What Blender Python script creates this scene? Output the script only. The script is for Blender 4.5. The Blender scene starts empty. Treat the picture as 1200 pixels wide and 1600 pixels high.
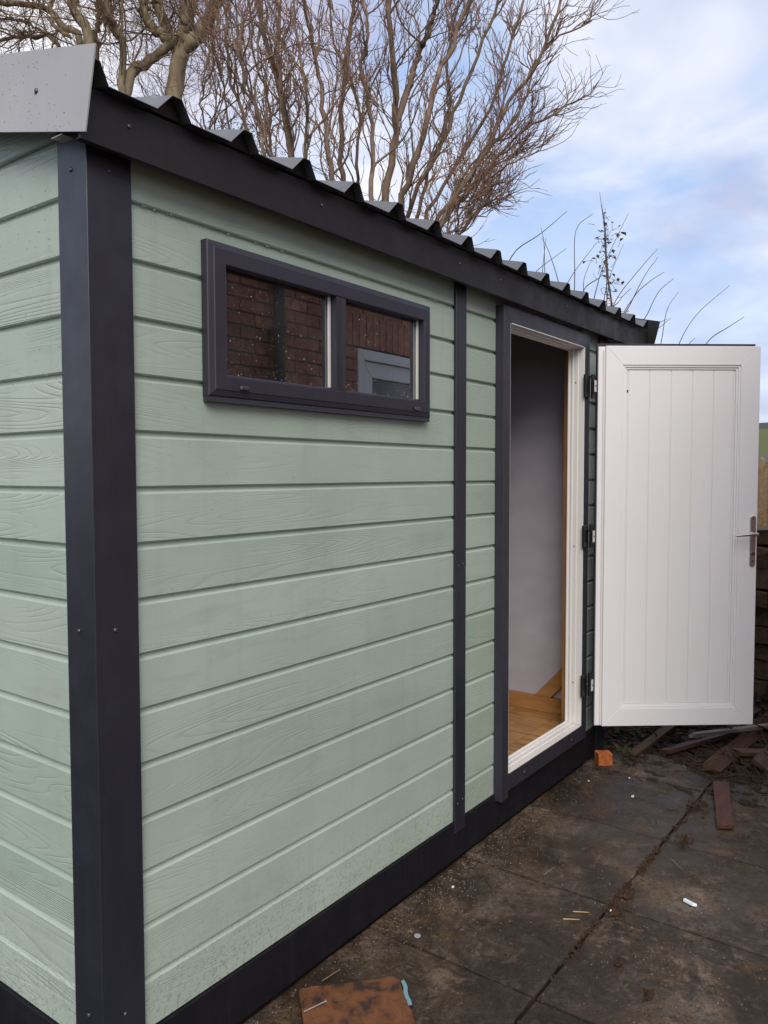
import bpy, bmesh, math, random
import numpy as np
from mathutils import Vector, Matrix, noise as mnoise

R = math.radians
rnd = random.Random(7)
scene = bpy.context.scene
COL = scene.collection

# ------------------------------------------------------------------ camera
CAM = Vector((-1.00607, -1.52982, 1.48954))
cr = Vector((0.59347117, -0.80485295, -0.00192447))
cu = Vector((0.0403976, 0.02739958, 0.99880794))
cf = Vector((0.80384079, 0.59284146, -0.04877499))
cam_data = bpy.data.cameras.new('camera')
cam = bpy.data.objects.new('camera', cam_data)
COL.objects.link(cam)
m = Matrix((cr, cu, -cf)).transposed().to_4x4()
m.translation = CAM
cam.matrix_world = m
cam_data.sensor_fit = 'VERTICAL'
cam_data.sensor_height = 36.0
cam_data.lens = 1232.87 / 1600.0 * 36.0
cam_data.clip_start = 0.03
cam_data.clip_end = 3000
scene.camera = cam

# ------------------------------------------------------------------ light
SUN_EL, SUN_AZ = R(40), R(230)       # azimuth clockwise from +Y
sun_data = bpy.data.lights.new('sun', 'SUN')
sun_data.energy = 1.5
sun_data.angle = R(40)
sun_data.color = (1.0, 0.93, 0.82)
sun = bpy.data.objects.new('sun', sun_data)
COL.objects.link(sun)
sd = Vector((math.sin(SUN_AZ) * math.cos(SUN_EL), math.cos(SUN_AZ) * math.cos(SUN_EL), math.sin(SUN_EL)))
sun.rotation_euler = (-sd).to_track_quat('-Z', 'Y').to_euler()

world = bpy.data.worlds.new('World')
scene.world = world
world.use_nodes = True
wt = world.node_tree
wt.nodes.clear()
def wn(t, **k):
    n = wt.nodes.new(t)
    for a, b in k.items():
        setattr(n, a, b)
    return n
w_out = wn('ShaderNodeOutputWorld')
w_bg = wn('ShaderNodeBackground')
w_bg.inputs['Strength'].default_value = 0.1
w_sky = wn('ShaderNodeTexSky', sky_type='NISHITA')
w_sky.sun_disc = False
w_sky.sun_elevation = SUN_EL
w_sky.sun_rotation = SUN_AZ
w_sky.air_density = 1.0
w_sky.dust_density = 1.0
w_tc = wn('ShaderNodeTexCoord')
w_sep = wn('ShaderNodeSeparateXYZ')
w_z = wn('ShaderNodeMath', operation='MAXIMUM'); w_z.inputs[1].default_value = 0.0
w_z2 = wn('ShaderNodeMath', operation='ADD'); w_z2.inputs[1].default_value = 0.30
w_dx = wn('ShaderNodeMath', operation='DIVIDE')
w_dy = wn('ShaderNodeMath', operation='DIVIDE')
w_cmb = wn('ShaderNodeCombineXYZ')
L = wt.links.new
L(w_tc.outputs['Generated'], w_sep.inputs[0])
L(w_sep.outputs['Z'], w_z.inputs[0]); L(w_z.outputs[0], w_z2.inputs[0])
L(w_sep.outputs['X'], w_dx.inputs[0]); L(w_z2.outputs[0], w_dx.inputs[1])
L(w_sep.outputs['Y'], w_dy.inputs[0]); L(w_z2.outputs[0], w_dy.inputs[1])
L(w_dx.outputs[0], w_cmb.inputs['X']); L(w_dy.outputs[0], w_cmb.inputs['Y'])
w_n1 = wn('ShaderNodeTexNoise'); w_n1.inputs['Scale'].default_value = 1.5
w_n1.inputs['Detail'].default_value = 5; w_n1.inputs['Roughness'].default_value = 0.54
w_n1.inputs['Distortion'].default_value = 0.4
w_off = wn('ShaderNodeVectorMath', operation='ADD'); w_off.inputs[1].default_value = (11.0, 3.0, 7.0)
L(w_cmb.outputs[0], w_off.inputs[0]); L(w_off.outputs[0], w_n1.inputs['Vector'])
w_r1 = wn('ShaderNodeValToRGB')
w_r1.color_ramp.elements[0].position = 0.31; w_r1.color_ramp.elements[0].color = (0.10, 0.10, 0.10, 1)
w_r1.color_ramp.elements[1].position = 0.53; w_r1.color_ramp.elements[1].color = (1, 1, 1, 1)
L(w_n1.outputs['Fac'], w_r1.inputs[0])
w_n2 = wn('ShaderNodeTexNoise'); w_n2.inputs['Scale'].default_value = 3.2
w_n2.inputs['Detail'].default_value = 4
L(w_off.outputs[0], w_n2.inputs['Vector'])
w_r2 = wn('ShaderNodeValToRGB')
w_r2.color_ramp.elements[0].position = 0.36; w_r2.color_ramp.elements[0].color = (3.3, 3.4, 4.4, 1)
w_r2.color_ramp.elements[1].position = 0.58; w_r2.color_ramp.elements[1].color = (5.6, 5.6, 5.9, 1)
L(w_n2.outputs['Fac'], w_r2.inputs[0])
# thin high haze over the blue so gaps stay pale
w_base = wn('ShaderNodeMix', data_type='RGBA'); w_base.inputs['Factor'].default_value = 0.65
w_base.inputs['B'].default_value = (2.3, 3.3, 5.4, 1)
L(w_sky.outputs[0], w_base.inputs['A'])
w_mix = wn('ShaderNodeMix', data_type='RGBA')
w_h = wn('ShaderNodeMapRange'); w_h.inputs['From Min'].default_value = 0.0; w_h.inputs['From Max'].default_value = 0.38
w_h.inputs['To Min'].default_value = 0.85; w_h.inputs['To Max'].default_value = 0.0
L(w_z.outputs[0], w_h.inputs['Value'])
w_mx = wn('ShaderNodeMath', operation='MAXIMUM'); L(w_r1.outputs[0], w_mx.inputs[0]); L(w_h.outputs[0], w_mx.inputs[1])
L(w_mx.outputs[0], w_mix.inputs['Factor']); L(w_base.outputs['Result'], w_mix.inputs['A']); L(w_r2.outputs[0], w_mix.inputs['B'])
L(w_mix.outputs['Result'], w_bg.inputs['Color']); L(w_bg.outputs[0], w_out.inputs[0])

scene.view_settings.view_transform = 'Standard'
scene.view_settings.look = 'None'
scene.view_settings.exposure = 0.88
scene.view_settings.gamma = 1.0
scene.cycles.max_bounces = 8
scene.cycles.transparent_max_bounces = 16

# ------------------------------------------------------------------ helpers
def pix(x, y, d):
    """world point seen at photo pixel (x, y), d metres away along the view axis"""
    return CAM + (cf + cr * ((x - 600) / 1232.87) + cu * ((800 - y) / 1232.87)) * d

def mesh_obj(name, verts, faces, mat, parent=None, origin=None, smooth=False, bevel=0.0, kind=None, fix=True):
    me = bpy.data.meshes.new(name)
    if origin is not None:
        o0 = Vector(origin)
        verts = [(v[0] - o0.x, v[1] - o0.y, v[2] - o0.z) for v in verts]
    if fix or bevel:
        bm = bmesh.new()
        vs = [bm.verts.new(v) for v in verts]
        for f in faces:
            try:
                bm.faces.new([vs[i] for i in f])
            except ValueError:
                pass
        bmesh.ops.recalc_face_normals(bm, faces=bm.faces)
        if bevel:
            es = [e for e in bm.edges if len(e.link_faces) == 2 and e.calc_face_angle(0) > 0.5]
            bmesh.ops.bevel(bm, geom=es, offset=bevel, segments=1, affect='EDGES', clamp_overlap=True)
        bm.to_mesh(me); bm.free()
    else:
        me.from_pydata(verts, [], faces)
    if smooth:
        me.polygons.foreach_set('use_smooth', [True] * len(me.polygons))
    me.materials.append(mat)
    ob = bpy.data.objects.new(name, me)
    COL.objects.link(ob)
    if origin is not None:
        ob.location = origin
    if parent:
        set_parent(ob, parent)
    if kind:
        ob['kind'] = kind
    return ob

def world_loc(o):
    v = Vector((0, 0, 0))
    while o:
        v += o.location
        o = o.parent
    return v

def set_parent(ob, parent):
    """every thing's Empty is unrotated, so only locations have to be undone"""
    ob.location = ob.location - world_loc(parent)
    ob.parent = parent

def empty(name, loc, label, cat, group=None):
    o = bpy.data.objects.new(name, None)
    o.empty_display_size = 0.1
    COL.objects.link(o)
    o.location = loc
    o['label'] = label; o['category'] = cat
    if group: o['group'] = group
    return o

def tag(o, label, cat, group=None):
    o['label'] = label; o['category'] = cat
    if group: o['group'] = group
    return o

class Geo:
    def __init__(s): s.v = []; s.f = []
    def add(s, v, f):
        n = len(s.v); s.v += [tuple(p) for p in v]; s.f += [tuple(i + n for i in q) for q in f]; return s
    def box(s, x0, x1, y0, y1, z0, z1):
        v = [(x, y, z) for x in (x0, x1) for y in (y0, y1) for z in (z0, z1)]
        return s.add(v, [(0, 1, 3, 2), (4, 6, 7, 5), (0, 4, 5, 1), (2, 3, 7, 6), (0, 2, 6, 4), (1, 5, 7, 3)])
    def prism(s, prof, ends):
        """prof: n points, ends(i) -> two 3-D points; closed prism"""
        n = len(prof); a = []; b = []
        for i in range(n):
            p, q = ends(prof[i]); a.append(p); b.append(q)
        return s.add(a + b, [tuple(range(n - 1, -1, -1)), tuple(range(n, 2 * n))] + [(i, (i + 1) % n, n + (i + 1) % n, n + i) for i in range(n)])
    def cyl(s, p, q, r, n=10, r2=None):
        p = Vector(p); q = Vector(q); d = (q - p).normalized()
        a = d.orthogonal().normalized(); b = d.cross(a); r2 = r if r2 is None else r2
        v = [p + (a * math.cos(t) + b * math.sin(t)) * r for t in [2 * math.pi * i / n for i in range(n)]]
        v += [q + (a * math.cos(t) + b * math.sin(t)) * r2 for t in [2 * math.pi * i / n for i in range(n)]]
        return s.add(v, [tuple(range(n)), tuple(range(2 * n - 1, n - 1, -1))] + [(i, (i + 1) % n, n + (i + 1) % n, n + i) for i in range(n)])
    def dome(s, c, nrm, r, h, n=8):
        c = Vector(c); d = Vector(nrm).normalized(); a = d.orthogonal().normalized(); b = d.cross(a)
        v = []
        for k, (rr, hh) in enumerate(((1, 0), (0.9, 0.45), (0.55, 0.85))):
            v += [c + (a * math.cos(2 * math.pi * i / n) + b * math.sin(2 * math.pi * i / n)) * r * rr + d * h * hh for i in range(n)]
        v.append(c + d * h)
        f = [(k * n + i, k * n + (i + 1) % n, (k + 1) * n + (i + 1) % n, (k + 1) * n + i) for k in range(2) for i in range(n)]
        f += [(2 * n + i, 2 * n + (i + 1) % n, 3 * n) for i in range(n)] + [tuple(range(n - 1, -1, -1))]
        return s.add(v, f)
    def obj(s, name, mat, parent=None, **k):
        return mesh_obj(name, s.v, s.f, mat, parent, **k)

def box(name, x0, x1, y0, y1, z0, z1, mat, parent=None, **k):
    return Geo().box(x0, x1, y0, y1, z0, z1).obj(name, mat, parent, **k)

# ------------------------------------------------------------------ materials
class Mat:
    def __init__(s, name, color=(.5, .5, .5), rough=.6, spec=.5, metal=0.0):
        s.m = bpy.data.materials.new(name); s.m.use_nodes = True
        s.t = s.m.node_tree; s.b = s.t.nodes['Principled BSDF']
        s.b.inputs['Base Color'].default_value = (*color, 1)
        s.b.inputs['Roughness'].default_value = rough
        s.b.inputs['Specular IOR Level'].default_value = spec
        s.b.inputs['Metallic'].default_value = metal
        s.bumps = []
    def n(s, t, ins=None, **k):
        x = s.t.nodes.new(t)
        for a, b in k.items(): setattr(x, a, b)
        for a, b in (ins or {}).items():
            if hasattr(b, 'is_linked') or isinstance(b, bpy.types.NodeSocket): s.t.links.new(b, x.inputs[a])
            else: x.inputs[a].default_value = b
        return x
    def coord(s, scale=(1, 1, 1), rand=0.0, rot=(0, 0, 0)):
        c = s.n('ShaderNodeTexCoord').outputs['Object']
        mp = s.n('ShaderNodeMapping', {'Vector': c, 'Scale': scale, 'Rotation': rot})
        if rand:
            oi = s.n('ShaderNodeObjectInfo')
            mu = s.n('ShaderNodeMath', {0: oi.outputs['Random'], 1: rand}, operation='MULTIPLY')
            s.t.links.new(mu.outputs[0], mp.inputs['Location'])
        return mp.outputs[0]
    def noise(s, vec, scale, detail=4, rough=.5, dist=0):
        return s.n('ShaderNodeTexNoise', {'Vector': vec, 'Scale': scale, 'Detail': detail, 'Roughness': rough, 'Distortion': dist}).outputs['Fac']
    def ramp(s, fac, stops):
        r = s.n('ShaderNodeValToRGB', {0: fac}); e = r.color_ramp.elements
        while len(e) < len(stops): e.new(0.5)
        for i, (p, c) in enumerate(stops):
            e[i].position = p; e[i].color = (*c, 1) if len(c) == 3 else c
        return r.outputs[0]
    def mix(s, fac, a, b, blend='MIX'):
        x = s.n('ShaderNodeMix', data_type='RGBA', blend_type=blend)
        for k, v in (('Factor', fac), ('A', a), ('B', b)):
            if isinstance(v, bpy.types.NodeSocket): s.t.links.new(v, x.inputs[k])
            elif k == 'Factor': x.inputs[k].default_value = v
            else: x.inputs[k].default_value = (*v, 1)
        return x.outputs['Result']
    def math(s, op, a, b=0.0):
        return s.n('ShaderNodeMath', {0: a, 1: b}, operation=op).outputs[0]
    def color(s, sock): s.t.links.new(sock, s.b.inputs['Base Color']); return s
    def rough(s, sock): s.t.links.new(sock, s.b.inputs['Roughness']); return s
    def bump(s, h, strength=.3, dist=.002):
        x = s.n('ShaderNodeBump', {'Height': h, 'Strength': strength, 'Distance': dist})
        if s.bumps: s.t.links.new(s.bumps[-1], x.inputs['Normal'])
        s.bumps.append(x.outputs[0]); s.t.links.new(x.outputs[0], s.b.inputs['Normal']); return s

def G3(v): return (v, v, v)

def mat_cladding(name, axis):
    M = Mat(name, rough=.42, spec=.4)
    # embossed timber grain: contour lines of a stretched noise, different on each board
    sc = (1, 1, 1) if axis == 'x' else (1, 1, 1)
    if axis == 'x': v = M.coord((.9, 0.0, 11.5), rand=37.0)
    else: v = M.coord((0.0, .9, 11.5), rand=37.0)
    base = M.noise(v, 0.8, 1.0, .4, .15)
    lines = M.math('MULTIPLY', base, 78.0)
    fr = M.math('PINGPONG', lines, 1.0)
    fine = M.noise(M.coord((3, 3, 330), rand=11.0), 1.0, 4, .65)
    sharp = M.ramp(fr, [(0.0, G3(0)), (0.30, G3(.8)), (1.0, G3(1))])
    amt = M.ramp(M.noise(M.coord((.8, .8, 6), rand=23.0), 1.7, 3, .6), [(0.42, G3(0.0)), (0.62, G3(1))])
    gr = M.mix(amt, G3(1), sharp)
    M.bump(gr, .36 if axis == 'x' else .75, .0014)
    M.bump(fine, .22, .0009)
    M.bump(M.noise(M.coord((6, 6, 14), rand=2.0), 2.0, 4, .6), .25, .0015)
    big = M.noise(M.coord((1, 1, 1)), 2.3, 4, .55)
    c = M.ramp(big, [(0.3, (0.335, 0.402, 0.343)), (0.7, (0.402, 0.475, 0.410))])
    c = M.mix(M.math('MULTIPLY', M.math('SUBTRACT', 1.0, gr), .10), c, (0.12, 0.15, 0.12))
    oi = M.n('ShaderNodeObjectInfo'); tint = M.ramp(oi.outputs['Random'], [(0, (.90, .93, .90)), (1, (1.04, 1.03, 1.05))])
    c = M.mix(1.0, c, tint, 'MULTIPLY')
    runs = M.ramp(M.noise(M.coord((26, 26, 1.1)), 1.0, 5, .6), [(0.55, G3(0)), (0.75, G3(1))])
    c = M.mix(M.math('MULTIPLY', runs, .16), c, (0.22, 0.24, 0.19))
    dirt = M.ramp(M.noise(M.coord((1.2, 1.2, 7), rand=5.0), 3.0, 6, .65), [(0.56, G3(0)), (0.80, G3(1))])
    c = M.mix(M.math('MULTIPLY', dirt, .30), c, (0.20, 0.20, 0.13))
    specks = M.ramp(M.noise(M.coord((1, 1, 1), rand=3.0), 90, 2, .5), [(0.70, G3(0)), (0.76, G3(1))])
    c = M.mix(M.math('MULTIPLY', specks, .25), c, (0.10, 0.11, 0.07))
    zz = M.n('ShaderNodeSeparateXYZ', {0: M.n('ShaderNodeTexCoord').outputs['Object']}).outputs['Z']
    low = M.n('ShaderNodeMapRange', {'Value': zz, 'From Min': .15, 'From Max': .42, 'To Min': 1.0, 'To Max': 0.0}).outputs[0]
    spl = M.ramp(M.noise(M.coord(), 120, 4, .7), [(0.53, G3(0)), (0.62, G3(1))])
    c = M.mix(M.math('MULTIPLY', M.math('MULTIPLY', spl, low), .45), c, (.09, .085, .055))
    M.color(c)
    M.rough(M.ramp(M.noise(M.coord(), 6, 4), [(0.3, G3(.34)), (0.7, G3(.52))]))
    return M.m

def mat_steel(name, col, r=.38, spec=.6, drops=0.0):
    M = Mat(name, col, r, spec)
    n = M.noise(M.coord(), 5.0, 5, .6)
    M.color(M.mix(n, tuple(x * .85 for x in col), tuple(min(1, x * 1.2) for x in col)))
    st = M.ramp(M.noise(M.coord((30, 30, 1.6)), 1.0, 6, .7), [(0.50, G3(0)), (0.78, G3(1))])
    du = M.ramp(M.noise(M.coord(), 11, 8, .75), [(0.50, G3(0)), (0.75, G3(1))])
    M.color(M.mix(M.math('MULTIPLY', M.math('MAXIMUM', st, du), .045), M.mix(n, tuple(x * .85 for x in col), tuple(min(1, x * 1.2) for x in col)), (.16, .145, .13)))
    M.rough(M.ramp(M.noise(M.coord(), 9.0, 6, .65), [(0.3, G3(r - .08)), (0.7, G3(r + .14))]))
    M.bump(M.noise(M.coord((1, 1, .5)), 2.6, 3, .5), .45, .004)
    M.bump(M.noise(M.coord(), 420, 2, .5), .06, .0006)
    if drops:
        v = M.coord()
        vo = M.n('ShaderNodeTexVoronoi', {'Vector': v, 'Scale': 75.0, 'Randomness': 1.0}, feature='F1')
        keep = M.n('ShaderNodeSeparateColor', {0: vo.outputs['Color']})
        k = M.math('GREATER_THAN', keep.outputs[0], 1.0 - drops)
        d = M.ramp(vo.outputs['Distance'], [(0.10, G3(1)), (0.22, G3(0))])
        M.bump(M.math('MULTIPLY', d, k), .8, .002)
    return M.m

def mat_pvc(name, col=(.82, .822, .855), r=.32):
    M = Mat(name, col, r, .5)
    n = M.noise(M.coord((1, 1, .5)), 3.0, 5, .6)
    d = M.ramp(n, [(0.45, G3(0)), (0.85, G3(1))])
    M.color(M.mix(M.math('MULTIPLY', d, .22), col, (col[0] * .82, col[1] * .80, col[2] * .74)))
    M.bump(M.noise(M.coord((1, 1, 1)), 6, 3), .08, .002)
    return M.m

def mat_wood(name, c1, c2, scale=(1, 1, 1), grain='x', r=.6, spec=.3):
    M = Mat(name, c1, r, spec)
    s = {'x': (1.5, 22, 22), 'y': (22, 1.5, 22), 'z': (22, 22, 1.5)}[grain]
    v = M.coord(tuple(a * b for a, b in zip(s, scale)), rand=9.0)
    n = M.noise(v, 1.6, 5, .6, .8)
    c = M.ramp(n, [(0.28, c2), (0.62, c1)])
    k = M.ramp(M.noise(M.coord((3, 3, 3), rand=5.), 3.0, 3, .5), [(0.66, G3(0)), (0.75, G3(1))])
    M.color(M.mix(M.math('MULTIPLY', k, .6), c, tuple(x * .35 for x in c2)))
    M.bump(n, .3, .002)
    return M.m

def mat_slab():
    M = Mat('wet_concrete', (.07, .06, .05), .5, .35)
    v = M.coord((1, 1, 1), rand=6.0)
    vg = M.coord((1, 1, 1))
    n1 = M.noise(v, 3.0, 10, .72, .4)
    c = M.ramp(n1, [(0.34, (.014, .010, .007)), (0.46, (.038, .027, .019)), (0.56, (.080, .063, .052)), (0.70, (.125, .105, .092))])
    moss = M.ramp(M.noise(vg, 5.2, 10, .78, .8), [(0.50, G3(0)), (0.60, G3(1))])
    c = M.mix(M.math('MULTIPLY', moss, .55), c, (.075, .042, .014))
    pale = M.ramp(M.noise(M.coord((1, 1, 1), rot=(0, 0, .7)), 7.5, 10, .76, .9), [(0.54, G3(0)), (0.64, G3(1))])
    c = M.mix(M.math('MULTIPLY', pale, .55), c, (.20, .15, .115))
    blk = M.ramp(M.noise(vg, 9, 10, .78, .5), [(0.50, G3(0)), (0.62, G3(1))])
    c = M.mix(M.math('MULTIPLY', blk, .70), c, (.009, .007, .005))
    gr = M.noise(vg, 210, 4, .7)
    c = M.mix(M.math('MULTIPLY', M.ramp(gr, [(0.54, G3(0)), (0.68, G3(1))]), .40), c, (.20, .14, .09))
    c = M.mix(M.math('MULTIPLY', M.ramp(M.noise(vg, 130, 4, .7), [(0.54, G3(0)), (0.68, G3(1))]), .45), c, (.008, .006, .004))
    for sc_, col_, am_, lo_ in ((34, (.24, .18, .13), .45, .55), (60, (.006, .005, .004), .65, .52), (95, (.28, .22, .17), .5, .60), (400, (.30, .24, .18), .4, .60)):
        c = M.mix(M.math('MULTIPLY', M.ramp(M.noise(vg, sc_, 7, .8), [(lo_, G3(0)), (lo_ + .10, G3(1))]), am_), c, col_)
    wet = M.ramp(M.noise(M.coord((1, 1, 1), rot=(0, 0, .3)), 2.4, 7, .68, .6), [(0.44, G3(0)), (0.56, G3(1))])
    c = M.mix(M.math('MULTIPLY', wet, .62), c, (.016, .012, .009))
    tint = M.ramp(M.n('ShaderNodeObjectInfo').outputs['Random'], [(0, (1.12, 1.03, .94)), (1, (1.60, 1.58, 1.62))])
    c = M.mix(1.0, c, tint, 'MULTIPLY')
    M.color(c)
    M.rough(M.mix(wet, M.ramp(M.noise(vg, 5.0, 10, .75), [(0.38, G3(.48)), (0.58, G3(.90))]), G3(.36)))
    M.bump(M.noise(vg, 11, 10, .72), .8, .008)
    M.bump(M.noise(vg, 130, 6, .75), .9, .004)
    return M.m

def mat_soil(name='dark_soil', a=(.012, .009, .006), b=(.045, .030, .018)):
    M = Mat(name, a, .8, .3)
    n = M.noise(M.coord(), 14, 8, .7)
    M.color(M.ramp(n, [(0.35, a), (0.7, b)]))
    M.bump(M.noise(M.coord(), 40, 6, .7), .9, .01)
    return M.m

def mat_bark(name, c1, c2, sc=9):
    M = Mat(name, c1, .8, .25)
    n = M.noise(M.coord((1, 1, .35)), sc, 6, .65)
    M.color(M.ramp(n, [(0.3, c2), (0.65, c1)]))
    M.bump(M.noise(M.coord((1, 1, .3)), sc * 3, 5, .6), .7, .01)
    return M.m

def mat_brick(name, c1, c2):
    M = Mat(name, c1, .8, .25)
    oi = M.n('ShaderNodeObjectInfo')
    n = M.noise(M.coord((1, 1, 1), rand=3.0), 22, 6, .65)
    hue = M.ramp(oi.outputs['Random'], [(0.0, c1), (0.45, tuple(x * .8 for x in c1)), (0.75, c2), (1.0, tuple(x * 1.25 for x in c1))])
    M.color(M.mix(M.ramp(n, [(0.35, G3(0)), (0.7, G3(1))]), hue, tuple(x * .55 for x in c2)))
    M.bump(n, .6, .006)
    return M.m

def mat_membrane():
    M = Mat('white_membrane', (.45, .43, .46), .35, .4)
    v = M.coord((1, 1.4, 2.6))
    M.bump(M.noise(v, 1.2, 3, .5, .6), .22, .010)
    M.bump(M.noise(M.coord((1, 1, 1)), 9, 4, .6), .3, .004)
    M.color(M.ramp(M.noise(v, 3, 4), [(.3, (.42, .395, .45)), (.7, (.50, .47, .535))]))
    return M.m

def mat_glass():
    m = bpy.data.materials.new('window_glass'); m.use_nodes = True
    t = m.node_tree; t.nodes.clear()
    o = t.nodes.new('ShaderNodeOutputMaterial'); mx = t.nodes.new('ShaderNodeMixShader')
    tr = t.nodes.new('ShaderNodeBsdfTransparent'); gl = t.nodes.new('ShaderNodeBsdfGlossy')
    fr = t.nodes.new('ShaderNodeFresnel'); fr.inputs['IOR'].default_value = 1.55   # several glass surfaces in a sealed double unit
    # slight film of grime and condensation on the pane
    tc = t.nodes.new('ShaderNodeTexCoord'); nz = t.nodes.new('ShaderNodeTexNoise'); nz.inputs['Scale'].default_value = 7; nz.inputs['Detail'].default_value = 6
    rp = t.nodes.new('ShaderNodeValToRGB'); rp.color_ramp.elements[0].position = .35; rp.color_ramp.elements[0].color = (.008, .008, .008, 1)
    rp.color_ramp.elements[1].position = .75; rp.color_ramp.elements[1].color = (.05, .05, .05, 1)
    t.links.new(tc.outputs['Object'], nz.inputs['Vector']); t.links.new(nz.outputs['Fac'], rp.inputs[0])
    df = t.nodes.new('ShaderNodeBsdfDiffuse'); df.inputs['Color'].default_value = (.5, .48, .46, 1)
    mx2 = t.nodes.new('ShaderNodeMixShader')
    tr.inputs['Color'].default_value = (.88, .90, .90, 1)
    gl.inputs['Roughness'].default_value = .012
    ml = t.nodes.new('ShaderNodeMath'); ml.operation = 'MULTIPLY'; ml.use_clamp = True; ml.inputs[1].default_value = 11.0; sb = t.nodes.new('ShaderNodeMath'); sb.operation = 'SUBTRACT'; sb.inputs[1].default_value = .035; t.links.new(fr.outputs[0], sb.inputs[0]); t.links.new(sb.outputs[0], ml.inputs[0]); t.links.new(ml.outputs[0], mx.inputs[0]); t.links.new(tr.outputs[0], mx.inputs[1]); t.links.new(gl.outputs[0], mx.inputs[2])
    t.links.new(rp.outputs[0], mx2.inputs[0]); t.links.new(mx.outputs[0], mx2.inputs[1]); t.links.new(df.outputs[0], mx2.inputs[2])
    t.links.new(mx2.outputs[0], o.inputs[0])
    return m

M_CLX = mat_cladding('sage_cladding_front', 'x')
M_CLY = mat_cladding('sage_cladding_side', 'y')
M_ANTH = mat_steel('anthracite_steel', (.0150, .0165, .0265), .36, .62)
M_ANTHF = mat_steel('anthracite_fascia_steel', (.0105, .0085, .0105), .50, .34)
M_ANTHV = mat_steel('anthracite_vinyl', (.025, .0235, .036), .45, .45)
M_ROOF = mat_steel('roof_sheet_steel', (.085, .09, .10), .33, .9)
M_BARGE = mat_steel('skylit_bargeboard_steel', (.36, .35, .35), .38, .9, drops=.05)  # lighter base grey stands in for sky reflected off the dark steel
M_PLINTH = mat_steel('plinth_steel', (.007, .007, .010), .55, .25)
M_WHITE = mat_pvc('white_pvc')
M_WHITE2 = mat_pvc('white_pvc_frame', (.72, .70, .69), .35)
M_MEMB = mat_membrane()
M_ADDED_STRIP = mat_pvc('grey_added_strip', (.50, .49, .49), .4)
M_GLASS = mat_glass()
M_PINE = mat_wood('pine_floor', (.44, .24, .095), (.19, .085, .03), (1, 1, 1), 'y', .45, .4)
M_PINEZ = mat_wood('pine_stud', (.50, .27, .10), (.34, .16, .055), (1, 1, 1), 'z', .55)
M_PINEY = mat_wood('pine_batten', (.40, .20, .07), (.25, .11, .035), (1, 1, 1), 'y', .55)
M_SLAB = mat_slab()
M_SOIL = mat_soil()
M_BARK = mat_bark('mossy_bark', (.30, .24, .15), (.10, .080, .052))
M_TWIG = mat_bark('brown_twig', (.27, .155, .105), (.12, .070, .050), 20)
M_STEM = mat_bark('tan_stem', (.24, .165, .115), (.085, .062, .048), 11)
M_SHOOT = mat_bark('pale_shoot', (.10, .085, .075), (.055, .05, .045), 20)
M_BRICK = mat_brick('red_brick', (.58, .26, .175), (.42, .20, .14))
M_OBRICK = mat_brick('orange_brick', (.50, .15, .045), (.38, .10, .03))
M_MORTAR = mat_soil('mortar', (.14, .12, .10), (.24, .21, .17))
M_BLACK = Mat('black_plastic', (.012, .012, .013), .4, .5).m
M_CHROME = Mat('brushed_handle_metal', (.70, .69, .70), .34, .5, 1.0).m
M_RUBBER = Mat('dark_gasket', (.02, .028, .026), .5).m
M_SCREW = Mat('dark_screw_cap', (.05, .05, .06), .22, .8).m

# ------------------------------------------------------------------ the garden shed
ZB, BH = 0.159, 0.130          # underside of the cladding, board height
C = 0.012                      # cladding sits this far behind the corner angle
WEND = 3.03                    # far end of the front wall
DEP = 2.20
RS = 0.248                     # roof slope
def roof_z(y):                 # underside of the sheet
    yy = min(y, 2 * 1.10 - y)
    return 2.298 + RS * (yy + 0.075)

shed = empty('garden_shed', (1.5, 1.1, 0.0), 'sage green clad garden shed with anthracite trims, corrugated roof and open white door', 'shed')

def board_prof(z, z0=None, z1=None):
    p = [(C + .012, 0), (C + .003, 0), (C, .003), (C, BH - .0165), (C + .0090, BH - .0105), (C + .0105, BH - .0095), (C + .0108, BH), (C + .012, BH)]
    out = []
    z0 = z if z0 is None else z0; z1 = z + BH if z1 is None else z1
    q = [(a, z + b) for a, b in p]
    if z0 > z + 1e-6: q = [(C + .012, z0), (C, z0)] + q[3:]
    if z1 < z + BH - 1e-6: q = q[:3] + [(C, z1), (C + .012, z1)]
    return q

def front_board(x0, x1, z, z0=None, z1=None):
    g = Geo()
    g.prism(board_prof(z, z0, z1), lambda p: ((x0, p[0], p[1]), (x1, p[0], p[1])))
    g.obj('board', M_CLX, shed)

def side_board(z, x=C, far=False):
    g = Geo()
    def ends(p):
        d, zz = p
        ys = 0.085; ye = DEP - .085
        # cut to the roof slope in the gable
        lim = (zz - 2.298) / RS - 0.075 + .01
        if lim > ys: ys = lim
        if DEP - lim < ye: ye = DEP - lim
        ye = max(ye, ys + .02)
        xx = d if not far else WEND + .0 - d
        return (xx, ys, zz), (xx, ye, zz)
    g.prism(board_prof(z), ends)
    g.obj('board', M_CLY, shed)

WX0, WX1, WZ0, WZ1 = .362, 1.298, 1.720, 2.030     # hole for the window
for k in range(17):
    z = ZB + k * BH
    if z > 2.25: break
    z1 = min(z + BH, 2.288)
    full = z1 - z > BH - .002
    zz = None if full else z1
    # corner to joint strip
    if z1 <= WZ0 or z >= WZ1:
        front_board(.095, 1.535, z, None, zz)
    else:
        front_board(.095, WX0, z, None, zz)
        front_board(WX1, 1.535, z, None, zz)
        if z < WZ0: front_board(WX0, WX1, z, z, WZ0)
        if z + BH > WZ1: front_board(WX0, WX1, z, WZ1, z1)
    front_board(1.580, 1.850, z, None, zz)
    front_board(2.725, WEND - .07, z, None, zz)
for k in range(21):
    z = ZB + k * BH
    if (z + BH - 2.298) / RS - .075 > 1.0: break
    side_board(z)
    side_board(z, far=True)

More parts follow.
